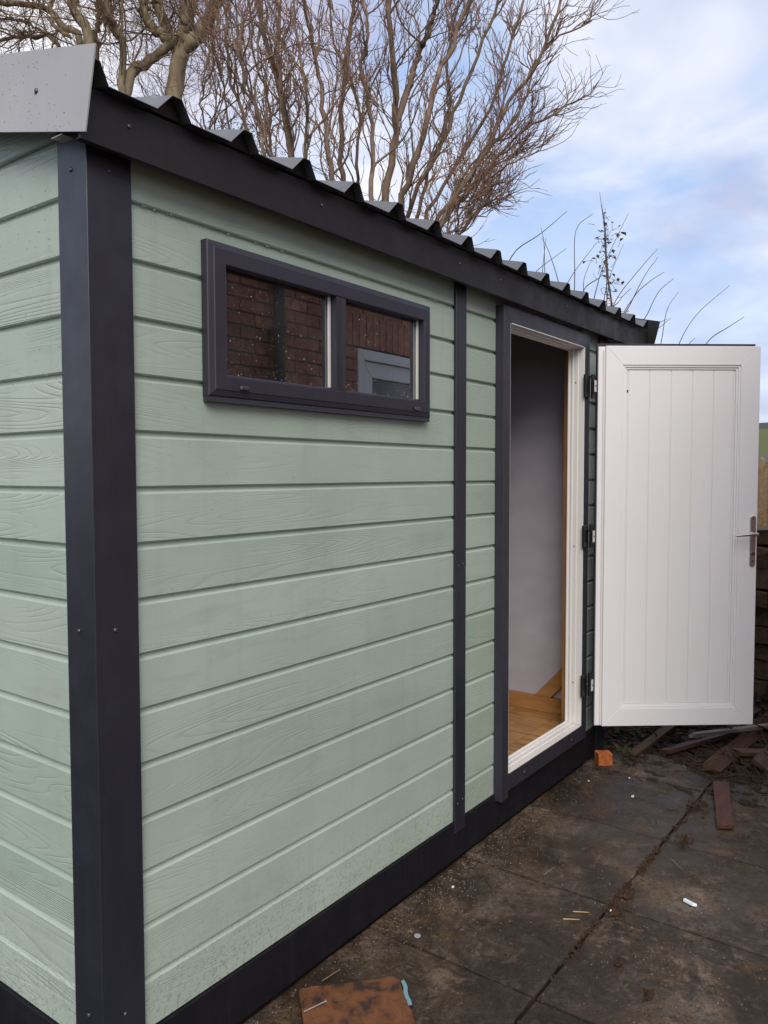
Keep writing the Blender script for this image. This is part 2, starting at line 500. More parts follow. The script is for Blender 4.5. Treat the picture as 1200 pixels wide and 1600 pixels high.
# walls behind the cladding with the white lining on the inside
g = Geo()
Y0, Y1 = C + .013, .070
g.box(.03, .362, Y0, Y1, .14, 2.29); g.box(.362, 1.298, Y0, Y1, .14, 1.715); g.box(.362, 1.298, Y0, Y1, 2.03, 2.29)
g.box(1.298, 1.845, Y0, Y1, .14, 2.29); g.box(1.845, 2.735, Y0, Y1, 2.128, 2.29); g.box(2.735, WEND - .03, Y0, Y1, .14, 2.29)
g.box(1.845, 2.735, Y0, Y1, .14, .205)
g.obj('wall_lining', M_MEMB, shed)
g = Geo()
for xa, xb in ((C + .013, .075), (2.965, WEND - .025)):
    g = Geo()
    prof = [(.0725, .14), (DEP - .0725, .14), (DEP - .0725, 2.33), (1.1, 2.575), (.0725, 2.33)]
    g.prism(prof, lambda p: ((xa, p[0], p[1]), (xb, p[0], p[1])))
    g.obj('wall_lining', M_MEMB, shed)
box('wall_lining', .0775, 2.9625, DEP - .07, DEP - .02, .14, 2.32, M_MEMB, shed)
box('rear_cladding', .02, WEND - .02, DEP - .018, DEP - .005, .14, 2.29, M_CLX, shed)

# corner angles
def angle(name, pts, z0, z1, mat=M_ANTH):
    g = Geo(); g.prism(pts, lambda p: ((p[0], p[1], z0), (p[0], p[1], z1)))
    return g.obj(name, mat, shed, bevel=.0012)
wf, ws = .1134, .1094
angle('corner_post', [(0, 0), (wf, 0), (wf, .010), (.010, .010), (.010, ws), (0, ws)], .02, 2.295)
X = WEND + .012
angle('corner_post', [(X, 0), (X - .10, 0), (X - .10, .010), (X - .010, .010), (X - .010, .1), (X, .1)], .02, 2.295)
D = DEP
angle('corner_post', [(0, D), (.1, D), (.1, D - .004), (.010, D - .004), (.010, D - .1), (0, D - .1)], .02, 2.33)
angle('corner_post', [(X, D), (X - .1, D), (X - .1, D - .004), (X - .010, D - .004), (X - .010, D - .1), (X, D - .1)], .02, 2.33)
angle('joint_strip', [(1.520, 0), (1.595, 0), (1.595, .011), (1.520, .011)], .118, 2.296)

# plinth
box('plinth', wf + .001, WEND - .089, .004, .03, .015, ZB - .001, M_PLINTH, shed, bevel=.001)
box('plinth', .004, .03, ws + .001, D - .11, .015, ZB - .001, M_PLINTH, shed, bevel=.001)
box('plinth', WEND - .02, WEND + .006, .105, D - .11, .015, ZB - .001, M_PLINTH, shed, bevel=.001)
box('plinth', .11, WEND - .09, D - .028, D - .004, .015, ZB - .002, M_PLINTH, shed)

# eaves fascia, bargeboards, roof
FX0, FX1 = -.047, 3.528
g = Geo()
g.box(FX0, FX1, -.052, -.0457, 2.176, 2.288); g.box(FX0, FX1, -.0455, -.034, 2.176, 2.179)
g.obj('fascia', M_ANTHF, shed, bevel=.0008)
g = Geo(); g.box(FX0, FX1, D + .046, D + .052, 2.176, 2.288); g.box(FX0, FX1, D, D + .0455, 2.176, 2.181)
g.obj('fascia', M_ANTH, shed)
def barge(name, x, mat, s=1):
    c = Vector((0, 1, RS)).normalized(); u = Vector((0, -c.z, c.y))
    bot = Vector((0, -.078, 2.181)); H = .166; e = 1.16 / c.y
    g = Geo()
    for side in (0, 1):
        pts = [bot, bot + c * e, bot + c * e + u * H, bot + u * H]
        def f(p, t):
            y = p.y if not side else 2.2 - p.y
            return (x + t, y, p.z)
        v = [f(p, 0) for p in pts] + [f(p, .003 * s) for p in pts]
        fs = [(0, 1, 2, 3), (7, 6, 5, 4), (0, 4, 5, 1), (1, 5, 6, 2), (2, 6, 7, 3), (3, 7, 4, 0)]
        g.add(v, fs)
        # top flange over the outermost rib
        pts2 = [bot + c * .3 + u * (H - .003), bot + c * e + u * (H - .003), bot + c * e + u * H, bot + c * .3 + u * H]
        v = [f(p, .0031 * s) for p in pts2] + [f(p, .075 * s) for p in pts2]
        g.add(v, fs)
    return g.obj(name, mat, shed)
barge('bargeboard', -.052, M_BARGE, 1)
barge('bargeboard', 3.535, M_ANTHF, -1)
# small folded end of the bargeboard under the corner
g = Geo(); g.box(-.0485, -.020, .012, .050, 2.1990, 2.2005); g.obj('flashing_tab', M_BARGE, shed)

P = 0.2150; XR0 = .124                                # rib pitch, foot of the first rib seen
prof = [(-.049, .002)]
foot = .034; crest = .026; rh = .041
prof += [(-.048, .002), (-.046, rh), (-.024, rh), (.002, .002)]
for k in range(16):
    a = XR0 + k * P
    if a + .09 > 3.53: prof += [(a, .002), (a + .026, rh)] if a + .03 < 3.52 else []; break
    prof += [(a, .002), (a + foot, rh), (a + foot + crest, rh), (a + 2 * foot + crest, .002)]
g = Geo()
T = .0012
def roof_pt(x, h, s, side):                           # s = metres up the slope
    c = Vector((0, 1, RS)).normalized(); u = Vector((0, -c.z, c.y))
    p = Vector((0, -.082, 2.286)) + c * s + u * h
    return (x, p.y if not side else 2.2 - p.y, p.z)
for side in (0, 1):
    e = 1.182 / Vector((0, 1, RS)).normalized().y
    n = len(prof)
    for sg in range(1):
        v = [roof_pt(x, h + T, 0, side) for x, h in prof] + [roof_pt(x, h + T, e, side) for x, h in prof]
        v += [roof_pt(x, h, 0, side) for x, h in prof] + [roof_pt(x, h, e, side) for x, h in prof]
        f = []
        for i in range(n - 1):
            f += [(i, i + 1, n + i + 1, n + i), (2 * n + i + 1, 2 * n + i, 3 * n + i, 3 * n + i + 1), (i, 2 * n + i, 2 * n + i + 1, i + 1), (n + i, n + i + 1, 3 * n + i + 1, 3 * n + i)]
        g.add(v, f)
g.obj('roof_sheet', M_ROOF, shed, kind=None)
# foam fillers closing each rib a little way in
for k in range(15):
    a = XR0 + k * P
    if a + .1 > 3.45: break
    g = Geo()
    pr = [(a + .003, .0015), (a + foot, rh - .0005), (a + foot + crest, rh - .0005), (a + 2 * foot + crest - .003, .0015)]
    g.prism(pr, lambda p: (roof_pt(p[0], p[1], .030, 0), roof_pt(p[0], p[1], .060, 0)))
    g.obj('rib_filler', M_BLACK, shed)
g = Geo(); g.box(-.04, 3.52, 1.04, 1.16, 2.592, 2.598); g.obj('ridge_cap', M_ROOF, shed)
# timber roof deck under the sheet, coloured black to deepen the interior shade
g = Geo()
for side in (0, 1):
    f = lambda y: y if not side else 2.2 - y
    pts = [(.0, 2.288), (1.099, 2.288 + RS * 1.10), (1.099, 2.300 + RS * 1.10), (.0, 2.300)]
    g.prism(pts, lambda p: ((.03, f(p[0]), p[1]), (3.0, f(p[0]), p[1])))
g.obj('roof_deck', M_BLACK, shed)

# screws
def screw(c, n, r=.0055, h=.004, mat=M_SCREW, parent=shed):
    g = Geo(); g.dome(c, n, r, h, 8); g.obj('screw', mat, parent, smooth=True)
for x, z in ((.072, 2.240), (.706, 2.242), (1.458, 2.238), (1.762, 2.238), (2.396, 2.243), (3.163, 2.248)):
    screw((x, -.0521, z), (0, -1, 0))
for x, z in ((.056, 2.152), (.050, 1.139), (.058, .244)): screw((x, -.0001, z), (0, -1, 0))
for y, z in ((.057, 2.151), (.062, 1.138), (.055, .251)): screw((-.0001, y, z), (-1, 0, 0))
screw((-.0521, .098, 2.310), (-1, 0, 0), .0065)
for x, z in ((1.538, 1.143), (1.572, 1.146), (1.538, .229), (1.576, .235)): screw((x, -.0001, z), (0, -1, 0), .004, .003)

# ---- window
def mitred(geo, x0, x1, z0, z1, w, y_front, y_back, wb=None):
    """picture frame of four mitred members; w = (left, right, bottom, top)"""
    l, r, b, t = w
    o = [(x0, z0), (x1, z0), (x1, z1), (x0, z1)]
    i = [(x0 + l, z0 + b), (x1 - r, z0 + b), (x1 - r, z1 - t), (x0 + l, z1 - t)]
    for k in range(4):
        j = (k + 1) % 4
        q = [o[k], o[j], i[j], i[k]]
        v = [(a, y_front, c) for a, c in q] + [(a, y_back, c) for a, c in q]
        geo.add(v, [(0, 1, 2, 3), (7, 6, 5, 4), (0, 4, 5, 1), (1, 5, 6, 2), (2, 6, 7, 3), (3, 7, 4, 0)])
    return geo
FX, FXX, FZ, FZZ = .321, 1.325, 1.684, 2.068
def swept(geo, x0, x1, z0, z1, prof, sc=(1, 1, 1, 1)):
    """four mitred members with a moulded profile [(inset, y)...]; sc = width factor left, right, bottom, top"""
    l, r, b, t = sc
    n = len(prof)
    def cor(k, d):
        return [(x0 + d * l, z0 + d * b), (x1 - d * r, z0 + d * b), (x1 - d * r, z1 - d * t), (x0 + d * l, z1 - d * t)][k]
    for k in range(4):
        j = (k + 1) % 4
        A = [(cor(k, d)[0], y, cor(k, d)[1]) for d, y in prof]; B = [(cor(j, d)[0], y, cor(j, d)[1]) for d, y in prof]
        geo.add(A + B, [tuple(range(n - 1, -1, -1)), tuple(range(n, 2 * n))] + [(i, (i + 1) % n, n + (i + 1) % n, n + i) for i in range(n)])
    return geo
wprof = [(0, C - .0015), (0, -.010), (.002, -.0125), (.014, -.0155), (.016, -.0180), (.0435, -.0180), (.045, -.0165), (.0455, .0155), (.0, .0155)]
wprof = [(0, C - .0015), (0, -.010), (.002, -.0125), (.013, -.0160), (.015, -.0180), (.0435, -.0180), (.045, -.0165), (.0455, C - .0015)]
window = swept(Geo(), FX, FXX, FZ, FZZ, wprof, (1.275, 1.02, 1.16, 1.20)).obj('window', M_ANTHV, shed)
# drip lip under the frame
g = Geo(); g.prism([(-.0095, 1.6835), (C - .002, 1.6835), (C - .002, 1.670), (-.0115, 1.670)], lambda p: ((FX + .001, p[0], p[1]), (FXX - .001, p[0], p[1]))); g.obj('drip_lip', M_ANTHV, window)
g = Geo(); g.prism([(-.0182, 0), (-.0165, -.0215), (.0115, -.0218), (.0115, .0218), (-.0165, .0215)], lambda p: ((.833 + p[1], p[0], FZ + .0530), (.833 + p[1], p[0], FZZ - .0548))); g.obj('mullion', M_ANTHV, window)
panes = ((.3795, .8110), (.8552, 1.2785))
PZ0, PZ1 = FZ + .0530, FZZ - .0548
for a, b in panes:
    box('pane', a - .003, b + .003, .0125, .0155, PZ0 - .003, PZ1 + .003, M_GLASS, window)
    Geo().box(a, b, .004, .0118, PZ0 - .002, PZ0 + .007).obj('bead', M_ANTHV, window, bevel=.003)
    Geo().box(b - .011, b - .0002, .0040, .0118, PZ0 + .0072, PZ1 + .002).obj('added_pale_strip', M_ADDED_STRIP, window, bevel=.002)  # pale strip added outside the glass, standing in for the inner frame's brightness
    # white inner frame seen through the glass
    mitred(Geo(), a - .012, b + .012, PZ0 - .010, PZ1 + .010, (.0125, .016, .016, .016), .0165, .078).obj('inner_frame', M_WHITE2, window, bevel=.0015)
for x in (.433, 1.232):
    g = Geo(); g.box(x - .016, x + .016, -.026, -.0182, 1.704, 1.715); g.obj('drain_cap', M_SCREW, window, bevel=.003)
# rain drops standing on the glass
def droplets(a, b, z0, z1, n, seed):
    rr = random.Random(seed); g = Geo(); Y_ = .0124
    for _ in range(n):
        x = rr.uniform(a + .01, b - .01); t = rr.random() ** 1.7
        z = z0 + .006 + t * (z1 - z0 - .02)
        r = rr.choice((.0005, .0006, .0008, .0012)) * rr.uniform(.8, 1.2)
        st = rr.choice((1, 1, 1.3, 2.2))
        nn = 6
        v = [(x + math.cos(2 * math.pi * i / nn) * r, Y_, z + math.sin(2 * math.pi * i / nn) * r * st) for i in range(nn)]
        v += [(x + math.cos(2 * math.pi * i / nn) * r * .6, Y_ - r * .6, z + math.sin(2 * math.pi * i / nn) * r * st * .6) for i in range(nn)]
        v.append((x, Y_ - r * .8, z))
        g.add(v, [(i, (i + 1) % nn, nn + (i + 1) % nn, nn + i) for i in range(nn)] + [(nn + i, nn + (i + 1) % nn, 2 * nn) for i in range(nn)])
    return g
M_DROP = Mat('water_drop', (.50, .49, .48), .05, 1.0)
M_DROP.b.inputs['Transmission Weight'].default_value = .35
M_DROP = M_DROP.m
for i, (a, b) in enumerate(panes):
    droplets(a, b, PZ0, PZ1, 240, 11 + i).obj('rain_drops', M_DROP, window, kind='stuff', smooth=True)
# rain beads clinging to the groove above the window and on the side boards
rr = random.Random(5); g = Geo()
for _ in range(26):
    x = rr.uniform(.15, 1.45); g.dome((x, C + .004, ZB + 15 * BH - .0005 - rr.random() * .002), (0, -.3, -1), rr.uniform(.0015, .003), .004, 6)
for _ in range(150):
    y = rr.uniform(.115, .50); z = rr.uniform(1.7, 2.22); r = rr.uniform(.0008, .0022)
    g.dome((C - .0001, y, z), (-1, 0, 0), r, r * .6, 6)
for _ in range(45):
    y = rr.uniform(-.04, .26); s_ = rr.random() ** 1.3
    g.dome((-.0521, y, 2.181 + RS * (y + .078) + .004 + s_ * .155), (-1, 0, 0), rr.uniform(.0008, .002), .0012, 6)
g.obj('rain_drops', M_DROP, shed, kind='stuff', smooth=True)

# ---- door surround and frame
g = Geo()
TZ0, TZ1 = .165, 2.164
def L_member(g, q, yf, yb):
    v = [(a, yf, c) for a, c in q] + [(a, yb, c) for a, c in q]
    g.add(v, [(0, 1, 2, 3), (7, 6, 5, 4), (0, 4, 5, 1), (1, 5, 6, 2), (2, 6, 7, 3), (3, 7, 4, 0)])
for nm, q in (('left', [(1.842, .135), (1.9, .135), (1.9, 2.10), (1.842, TZ1)]), ('top', [(1.8425, TZ1), (1.9, 2.1005), (2.679, 2.1005), (2.737, TZ1)]),
              ('right', [(2.737, TZ0), (2.737, TZ1 - .0005), (2.679, 2.10), (2.679, TZ0)]), ('bottom', [(1.9005, TZ0), (1.9005, .236), (2.6785, .236), (2.6785, TZ0)])):
    g = Geo(); L_member(g, q, -.027, C - .001); g.obj('door_trim', M_ANTHV, shed, bevel=.0012)
for x in (2.05, 2.558): screw((x, -.0272, .199), (0, -1, 0), .009, .004)
# white frame: stepped jambs, head and sill
frame = empty('door_frame', (2.29, .03, .2), '', '')
del frame['label']; del frame['category']
set_parent(frame, shed)
def member(name, prof, axis, a, b, side):
    """prof: (depth from the opening edge, y)"""
    g = Geo()
    if axis == 'z': g.prism(prof, lambda p: ((side(p[0]), p[1], a), (side(p[0]), p[1], b)))
    else: g.prism(prof, lambda p: ((a, p[1], side(p[0])), (b, p[1], side(p[0]))))
    return g.obj(name, M_WHITE2, frame, bevel=.0008)
# depth measured outward from the clear opening
stepped = [(.040, -.0255), (-.003, -.0255), (-.003, .004), (-.006, .007), (-.006, .028), (-.010, .031), (-.010, .038), (-.007, .040), (-.007, .047), (-.012, .050), (-.012, .056), (.040, .056)]
member('jamb', stepped, 'z', .2365, 2.0995, lambda d: 2.678 + d)
member('jamb', stepped, 'z', .2365, 2.0995, lambda d: 1.901 - d)
member('frame_head', stepped, 'x', 1.914, 2.6655, lambda d: 2.099 + d)
member('threshold', stepped, 'x', 1.914, 2.6655, lambda d: .2375 - d)
for z in (1.93, 1.13, .45):
    g = Geo(); g.dome((2.6719, .018, z), (-1, 0, 0), .004, .0015, 8); g.obj('fixing_hole', M_BLACK, frame)
for z in (1.84, 1.35, .62, 1.02):
    box('lock_keep', 1.9080, 1.9125, .034, .048, z - .05, z + .05, M_CHROME, frame, bevel=.001)

# hinges
for z in (1.912, 1.179, .440):
    h = box('hinge', 2.655, 2.712, -.040, -.0275, z - .055, z + .055, M_BLACK, shed, bevel=.003)
    g = Geo(); g.cyl((2.722, -.050, z - .058), (2.722, -.050, z + .058), .010, 12); g.obj('knuckle', M_BLACK, h)
    g = Geo(); g.box(2.7115, 2.7135, -.0635, -.0605, z - .030, z + .030); g.box(2.700, 2.730, -.0603, -.052, z - .034, z + .034); g.obj('hinge_core', M_BLACK, h)
    g = Geo(); g.box(2.7035, 2.7235, -.0675, -.0640, z - .028, z + .028); g.obj('hinge_plate', Mat('hinge_plate_metal', (.72, .72, .70), .35, .5, .3).m, h)
    g = Geo(); g.cyl((2.7135, -.0677, z), (2.7135, -.0690, z), .0045, 8); g.obj('grub_screw', M_BLACK, h)

# ---- door leaf (opened about 128 degrees)
HX, HY, DA = 2.7318, -.0747, -.9028
DZ0, DZ1, DW = .2295, 2.1084, .80
du = Vector((math.cos(DA), math.sin(DA), 0)); dn = Vector((-.785, -.62, 0)); dn = (dn - du * dn.dot(du)).normalized()
def dpt(u, n, z): return tuple(Vector((HX, HY, 0)) + du * u + dn * n + Vector((0, 0, z)))
class DGeo(Geo):
    def dbox(s, u0, u1, n0, n1, z0, z1):
        v = [dpt(u, n, z) for u in (u0, u1) for n in (n0, n1) for z in (z0, z1)]
        return s.add(v, [(0, 1, 3, 2), (4, 6, 7, 5), (0, 4, 5, 1), (2, 3, 7, 6), (0, 2, 6, 4), (1, 5, 7, 3)])
    def dquad(s, q, n0, n1):
        v = [dpt(a, n1, c) for a, c in q] + [dpt(a, n0, c) for a, c in q]
        return s.add(v, [(0, 1, 2, 3), (7, 6, 5, 4), (0, 4, 5, 1), (1, 5, 6, 2), (2, 6, 7, 3), (3, 7, 4, 0)])
door = empty('door', tuple(Vector((HX, HY, DZ0))), '', ''); del door['label']; del door['category']
set_parent(door, shed)
DGeo().dbox(0, .795, -.052, -.042, DZ0 + .004, DZ1 + .017).obj('outer_skin', M_ANTHV, door, bevel=.001)
DGeo().dbox(.004, .798, -.0415, -.028, DZ0 + .010, DZ1 - .002).obj('seal', M_RUBBER, door)
# rebated hinge-side edge, white
DGeo().dbox(.001, .0345, -.0275, -.010, DZ0 + .002, DZ1 - .003).obj('rebate_strip', M_WHITE, door, bevel=.0012)
DGeo().dbox(.024, .0340, -.0095, -.004, DZ0 + .004, DZ1 - .02).obj('rebate_strip', M_WHITE2, door, bevel=.001)
U0, U1, I0, I1 = .035, .800, .122, .705
TOP, BOT = .093, .088
g_o = [(U0, DZ0), (U1, DZ0), (U1, DZ1), (U0, DZ1)]
g_i = [(I0, DZ0 + BOT), (I1, DZ0 + BOT), (I1, DZ1 - TOP), (I0, DZ1 - TOP)]
for k, nm in enumerate(('rail', 'stile', 'rail', 'stile')):
    j = (k + 1) % 4
    DGeo().dquad([g_o[k], g_o[j], g_i[j], g_i[k]], -.0275, 0).obj(nm, M_WHITE, door, bevel=.0016)
# glazing bead, stepped inwards
bo = [(I0 + .0003, DZ0 + BOT + .0003), (I1 - .0003, DZ0 + BOT + .0003), (I1 - .0003, DZ1 - TOP - .0003), (I0 + .0003, DZ1 - TOP - .0003)]
for (w0, w1, nf) in ((0, .010, -.0045), (.0102, .020, -.0095)):
    for k in range(4):
        j = (k + 1) % 4
        def ins(p, w): 
            return (p[0] + (w if p[0] < .4 else -w), p[1] + (w if p[1] < 1 else -w))
        DGeo().dquad([ins(bo[k], w0), ins(bo[j], w0), ins(bo[j], w1), ins(bo[k], w1)], -.0275, nf).obj('bead', M_WHITE, door, bevel=.001)
# tongue and groove panel boards
us = [.1425, .152, .257, .365, .471, .577, .675, .6845]
for a, b in zip(us[:-1], us[1:]):
    DGeo().dbox(a + .0018, b - .0018, -.0265, -.0140, DZ0 + BOT + .0210, DZ1 - TOP - .0210).obj('panel_board', M_WHITE, door, bevel=.0022)
DGeo().dbox(.1424, .6846, -.0274, -.0170, DZ0 + BOT + .0208, DZ1 - TOP - .0208).obj('panel_back', M_WHITE2, door)
# handle
hz = 1.152
g = DGeo()
pl = []
for i in range(8): t = math.pi * i / 7; pl.append((.776 + .0145 * math.cos(t), hz + .112 + .0145 * math.sin(t)))
for i in range(8): t = math.pi + math.pi * i / 7; pl.append((.776 + .0145 * math.cos(t), hz - .112 + .0145 * math.sin(t)))
n = len(pl)
g.add([dpt(a, .009, c) for a, c in pl] + [dpt(a, .0003, c) for a, c in pl], [tuple(range(n)), tuple(range(2 * n - 1, n - 1, -1))] + [(i, (i + 1) % n, n + (i + 1) % n, n + i) for i in range(n)])
g.obj('handle_plate', M_CHROME, door, bevel=.002)
g = DGeo()
g.cyl(dpt(.776, .009, 1.187), dpt(.776, .050, 1.187), .0075, 12)
p0, p1, p2 = dpt(.782, .047, 1.187), dpt(.745, .050, 1.187), dpt(.672, .046, 1.180)
g.cyl(p0, p1, .0085, 12, .0075); g.cyl(p1, p2, .0075, 12, .0055)
g.obj('handle', M_CHROME, door, smooth=False)
g = DGeo(); g.cyl(dpt(.776, .0092, 1.090), dpt(.776, .0150, 1.090), .009, 12); g.obj('lock_cylinder', M_SCREW, door)
g = DGeo()
for z in (1.262, 1.052): g.cyl(dpt(.776, .0091, z), dpt(.776, .0100, z), .004, 8)
g.obj('handle_screws', M_SCREW, door)
g = DGeo(); g.dome(dpt(.147, -.0138, 1.892), tuple(dn), .0045, .004, 6); g.dome(dpt(.1485, -.0138, 1.886), tuple(dn), .0035, .003, 6)
g.obj('dirt_fleck', mat_soil('brown_fleck', (.03, .014, .006), (.06, .03, .012)), door)

# ---- inside the shed
for i in range(21):
    xa = .08 + i * .1375
    if xa + .136 > 2.965: break
for i in range(16):
    ya = .0745 + i * .1285
    box('floorboard', .0785, 2.9615, ya, ya + .1240, .150, .1880 - rnd.random() * .0012, mat_floor if False else M_PINE, shed, bevel=.002)
box('skirting_batten', 2.925, 2.9645, .0725, DEP - .075, .1885, .268, M_PINEY, shed, bevel=.002)
box('wall_stud', 2.742, 2.800, .0705, .108, .189, 2.287, M_PINEZ, shed, bevel=.002)
box('wall_stud', 1.780, 1.838, .0705, .130, .189, 2.287, M_PINEZ, shed, bevel=.002)
# diagonal brace on the end wall
g = Geo()
pr = [(.350, .2685), (.255, .2685), (.074, .470), (.074, .555), (.130, .510)]
g.prism(pr, lambda p: ((2.925, p[0], p[1]), (2.9645, p[0], p[1]))); g.obj('diagonal_brace', M_PINEY, shed, bevel=.002)

# ------------------------------------------------------------------ ground
g = Geo()
g.add([(-400, -400, -.06), (600, -400, -.06), (600, 600, -.06), (-400, 600, -.06)], [(0, 1, 2, 3)])
ground = g.obj('ground', mat_soil('ground_soil', (.02, .016, .010), (.055, .050, .025)), kind='structure')
paving = box('paving', -1.79, 3.21, -1.78, 0.62, -.05, -.022, M_SOIL, kind='structure')
for ix in range(-2, 6):
    for iy in range(3):
        x0 = -.2 + .6 * (ix + 0) - .0; y1 = .02 - .6 * (iy)
        x0 = 1.0 + .6 * (ix - 2)
        y1 = .02 - .6 * iy if iy else .02
        gap = .0045
        tz = rnd.uniform(-.0025, .0015) - (.004 if iy == 1 else 0)
        v = []; nx = 7; ny = 7
        rr = random.Random(ix * 31 + iy)
        xa, xb, ya, yb = x0 + gap, x0 + .6 - gap, y1 - .6 + gap, y1 - gap
        top = []
        for j in range(ny + 1):
            for i in range(nx + 1):
                x = xa + (xb - xa) * i / nx; y = ya + (yb - ya) * j / ny
                e = (i in (0, nx)) or (j in (0, ny))
                if e:
                    x += rr.uniform(-.0025, .0025); y += rr.uniform(-.0025, .0025)
                z = tz + .0015 * mnoise.noise((x * 3, y * 3, 0)) - (.003 if e else 0)
                top.append((x, y, z))
        f = [(j * (nx + 1) + i, j * (nx + 1) + i + 1, (j + 1) * (nx + 1) + i + 1, (j + 1) * (nx + 1) + i) for j in range(ny) for i in range(nx)]
        rim = [i for i in range(nx + 1)] + [j * (nx + 1) + nx for j in range(1, ny + 1)] + [ny * (nx + 1) + i for i in range(nx - 1, -1, -1)] + [j * (nx + 1) for j in range(ny - 1, 0, -1)]
        nb = len(top)
        top += [(top[r][0], top[r][1], -.0218) for r in rim]
        f += [(rim[k], rim[(k + 1) % len(rim)], nb + (k + 1) % len(rim), nb + k) for k in range(len(rim))]
        o = mesh_obj('slab', top, f, M_SLAB, None, smooth=False)
        set_parent(o, paving)
        o['_x'] = 0; del o['_x']

# moss, soil and leaf litter caught in the joints
def scatter_chips(name, mat, pts, smin, smax, seed, flat=.3, kind='stuff', label=None, cat=None, elong=1.0):
    rr = random.Random(seed); g = Geo()
    for (x, y, z) in pts:
        s = rr.uniform(smin, smax); a = rr.uniform(0, math.pi); el = rr.uniform(1, elong)
        q = [Vector((rr.uniform(.6, 1) * math.cos(t) * s * el, rr.uniform(.6, 1) * math.sin(t) * s, 0)) for t in (0, 1.3, 2.6, 3.9, 5.1)]
        ca, sa = math.cos(a), math.sin(a); tl = rr.uniform(-.35, .35)
        lo = [(x + p.x * ca - p.y * sa, y + p.x * sa + p.y * ca, z) for p in q]
        hi = [(x + (p.x * ca - p.y * sa) * .8, y + (p.x * sa + p.y * ca) * .8, z + s * flat * (1 + tl * p.x / s)) for p in q]
        g.add(lo + hi, [(5, 6, 7, 8, 9)] + [(i, (i + 1) % 5, 5 + (i + 1) % 5, 5 + i) for i in range(5)])
    o = g.obj(name, mat, fix=False)
    o['kind'] = kind
    if label: o['label'] = label; o['category'] = cat
    return o
M_LEAF = mat_soil('rotten_leaf', (.022, .011, .006), (.075, .038, .020))
M_MOSS = mat_soil('dark_moss', (.012, .014, .006), (.035, .035, .012))
M_GRIT = mat_soil('pale_grit', (.16, .13, .11), (.36, .31, .27))
pts = []
rr = random.Random(3)
for _ in range(760):
    t = rr.random()
    if t < .86:
        x = rr.gauss(1.85, .28) if rr.random() < .8 else rr.uniform(1.1, 2.9)
        if mnoise.noise((x * 9, 0, 4)) < -.15: continue
        pts.append((x, -.581 + rr.gauss(0, .005 + .006 * abs(mnoise.noise((x * 5, 1, 0)))), rr.uniform(-.010, -.001)))
    else:
        x = rr.choice((1.0, 1.6, 2.2)); pts.append((x + rr.gauss(0, .004), rr.uniform(-1.1, -.05), rr.uniform(-.016, -.006)))
scatter_chips('leaf_litter', M_LEAF, pts, .003, .008, 4, .35, label='brown leaf litter and soil packed in the slab joints', cat='leaf litter', elong=2)
pts = []
for _ in range(1500):
    x = rr.uniform(.4, 3.1) if rr.random() < .5 else rr.gauss(1.5, .3); y = -.004 - abs(rr.gauss(0, .09)) if rr.random() < .6 else rr.uniform(-1.1, 0)
    if x < 1.0 and y < -.2: continue
    pts.append((x, y, 0.0))
scatter_chips('grit', M_GRIT, pts, .0006, .0022, 9, .8, label='pale grit and sawdust specks scattered over the wet slabs', cat='grit', elong=2)
pts = []
for _ in range(700):
    x = rr.uniform(.3, 3.1); y = -.002 - abs(rr.gauss(0, .05)) if rr.random() < .85 else rr.uniform(-1.1, 0)
    pts.append((x, y, -.001))
scatter_chips('soil_crumbs', M_SOIL, pts, .001, .004, 10, .5, label='dark soil crumbs strewn on the paving beside the plinth', cat='soil', elong=1.6)

# ------------------------------------------------------------------ small things on the ground
def brick_lump(name, loc, sx, sy, sz, rot, mat, seed):
    rr = random.Random(seed); bm = bmesh.new(); bmesh.ops.create_cube(bm, size=1)
    bmesh.ops.subdivide_edges(bm, edges=bm.edges[:], cuts=3, use_grid_fill=True)
    for v in bm.verts:
        v.co.x *= sx; v.co.y *= sy; v.co.z *= sz
        v.co.z += sz / 2
        for k in range(2): v.co[k] += .004 * mnoise.noise(v.co * 60 + Vector((seed, k * 7, 0)))
        v.co.z += .003 * mnoise.noise(v.co * 45 + Vector((seed, 3, 0))) * (1 if v.co.z > .01 else 0)
    me = bpy.data.meshes.new(name); bm.to_mesh(me); bm.free(); me.materials.append(mat)
    o = bpy.data.objects.new(name, me); COL.objects.link(o); o.location = loc; o.rotation_euler = (0, 0, rot)
    return o
tag(brick_lump('brick', (2.868, -.070, .0), .072, .062, .058, R(-50), M_OBRICK, 2), 'broken orange brick piece lying against the far end of the black plinth', 'brick')

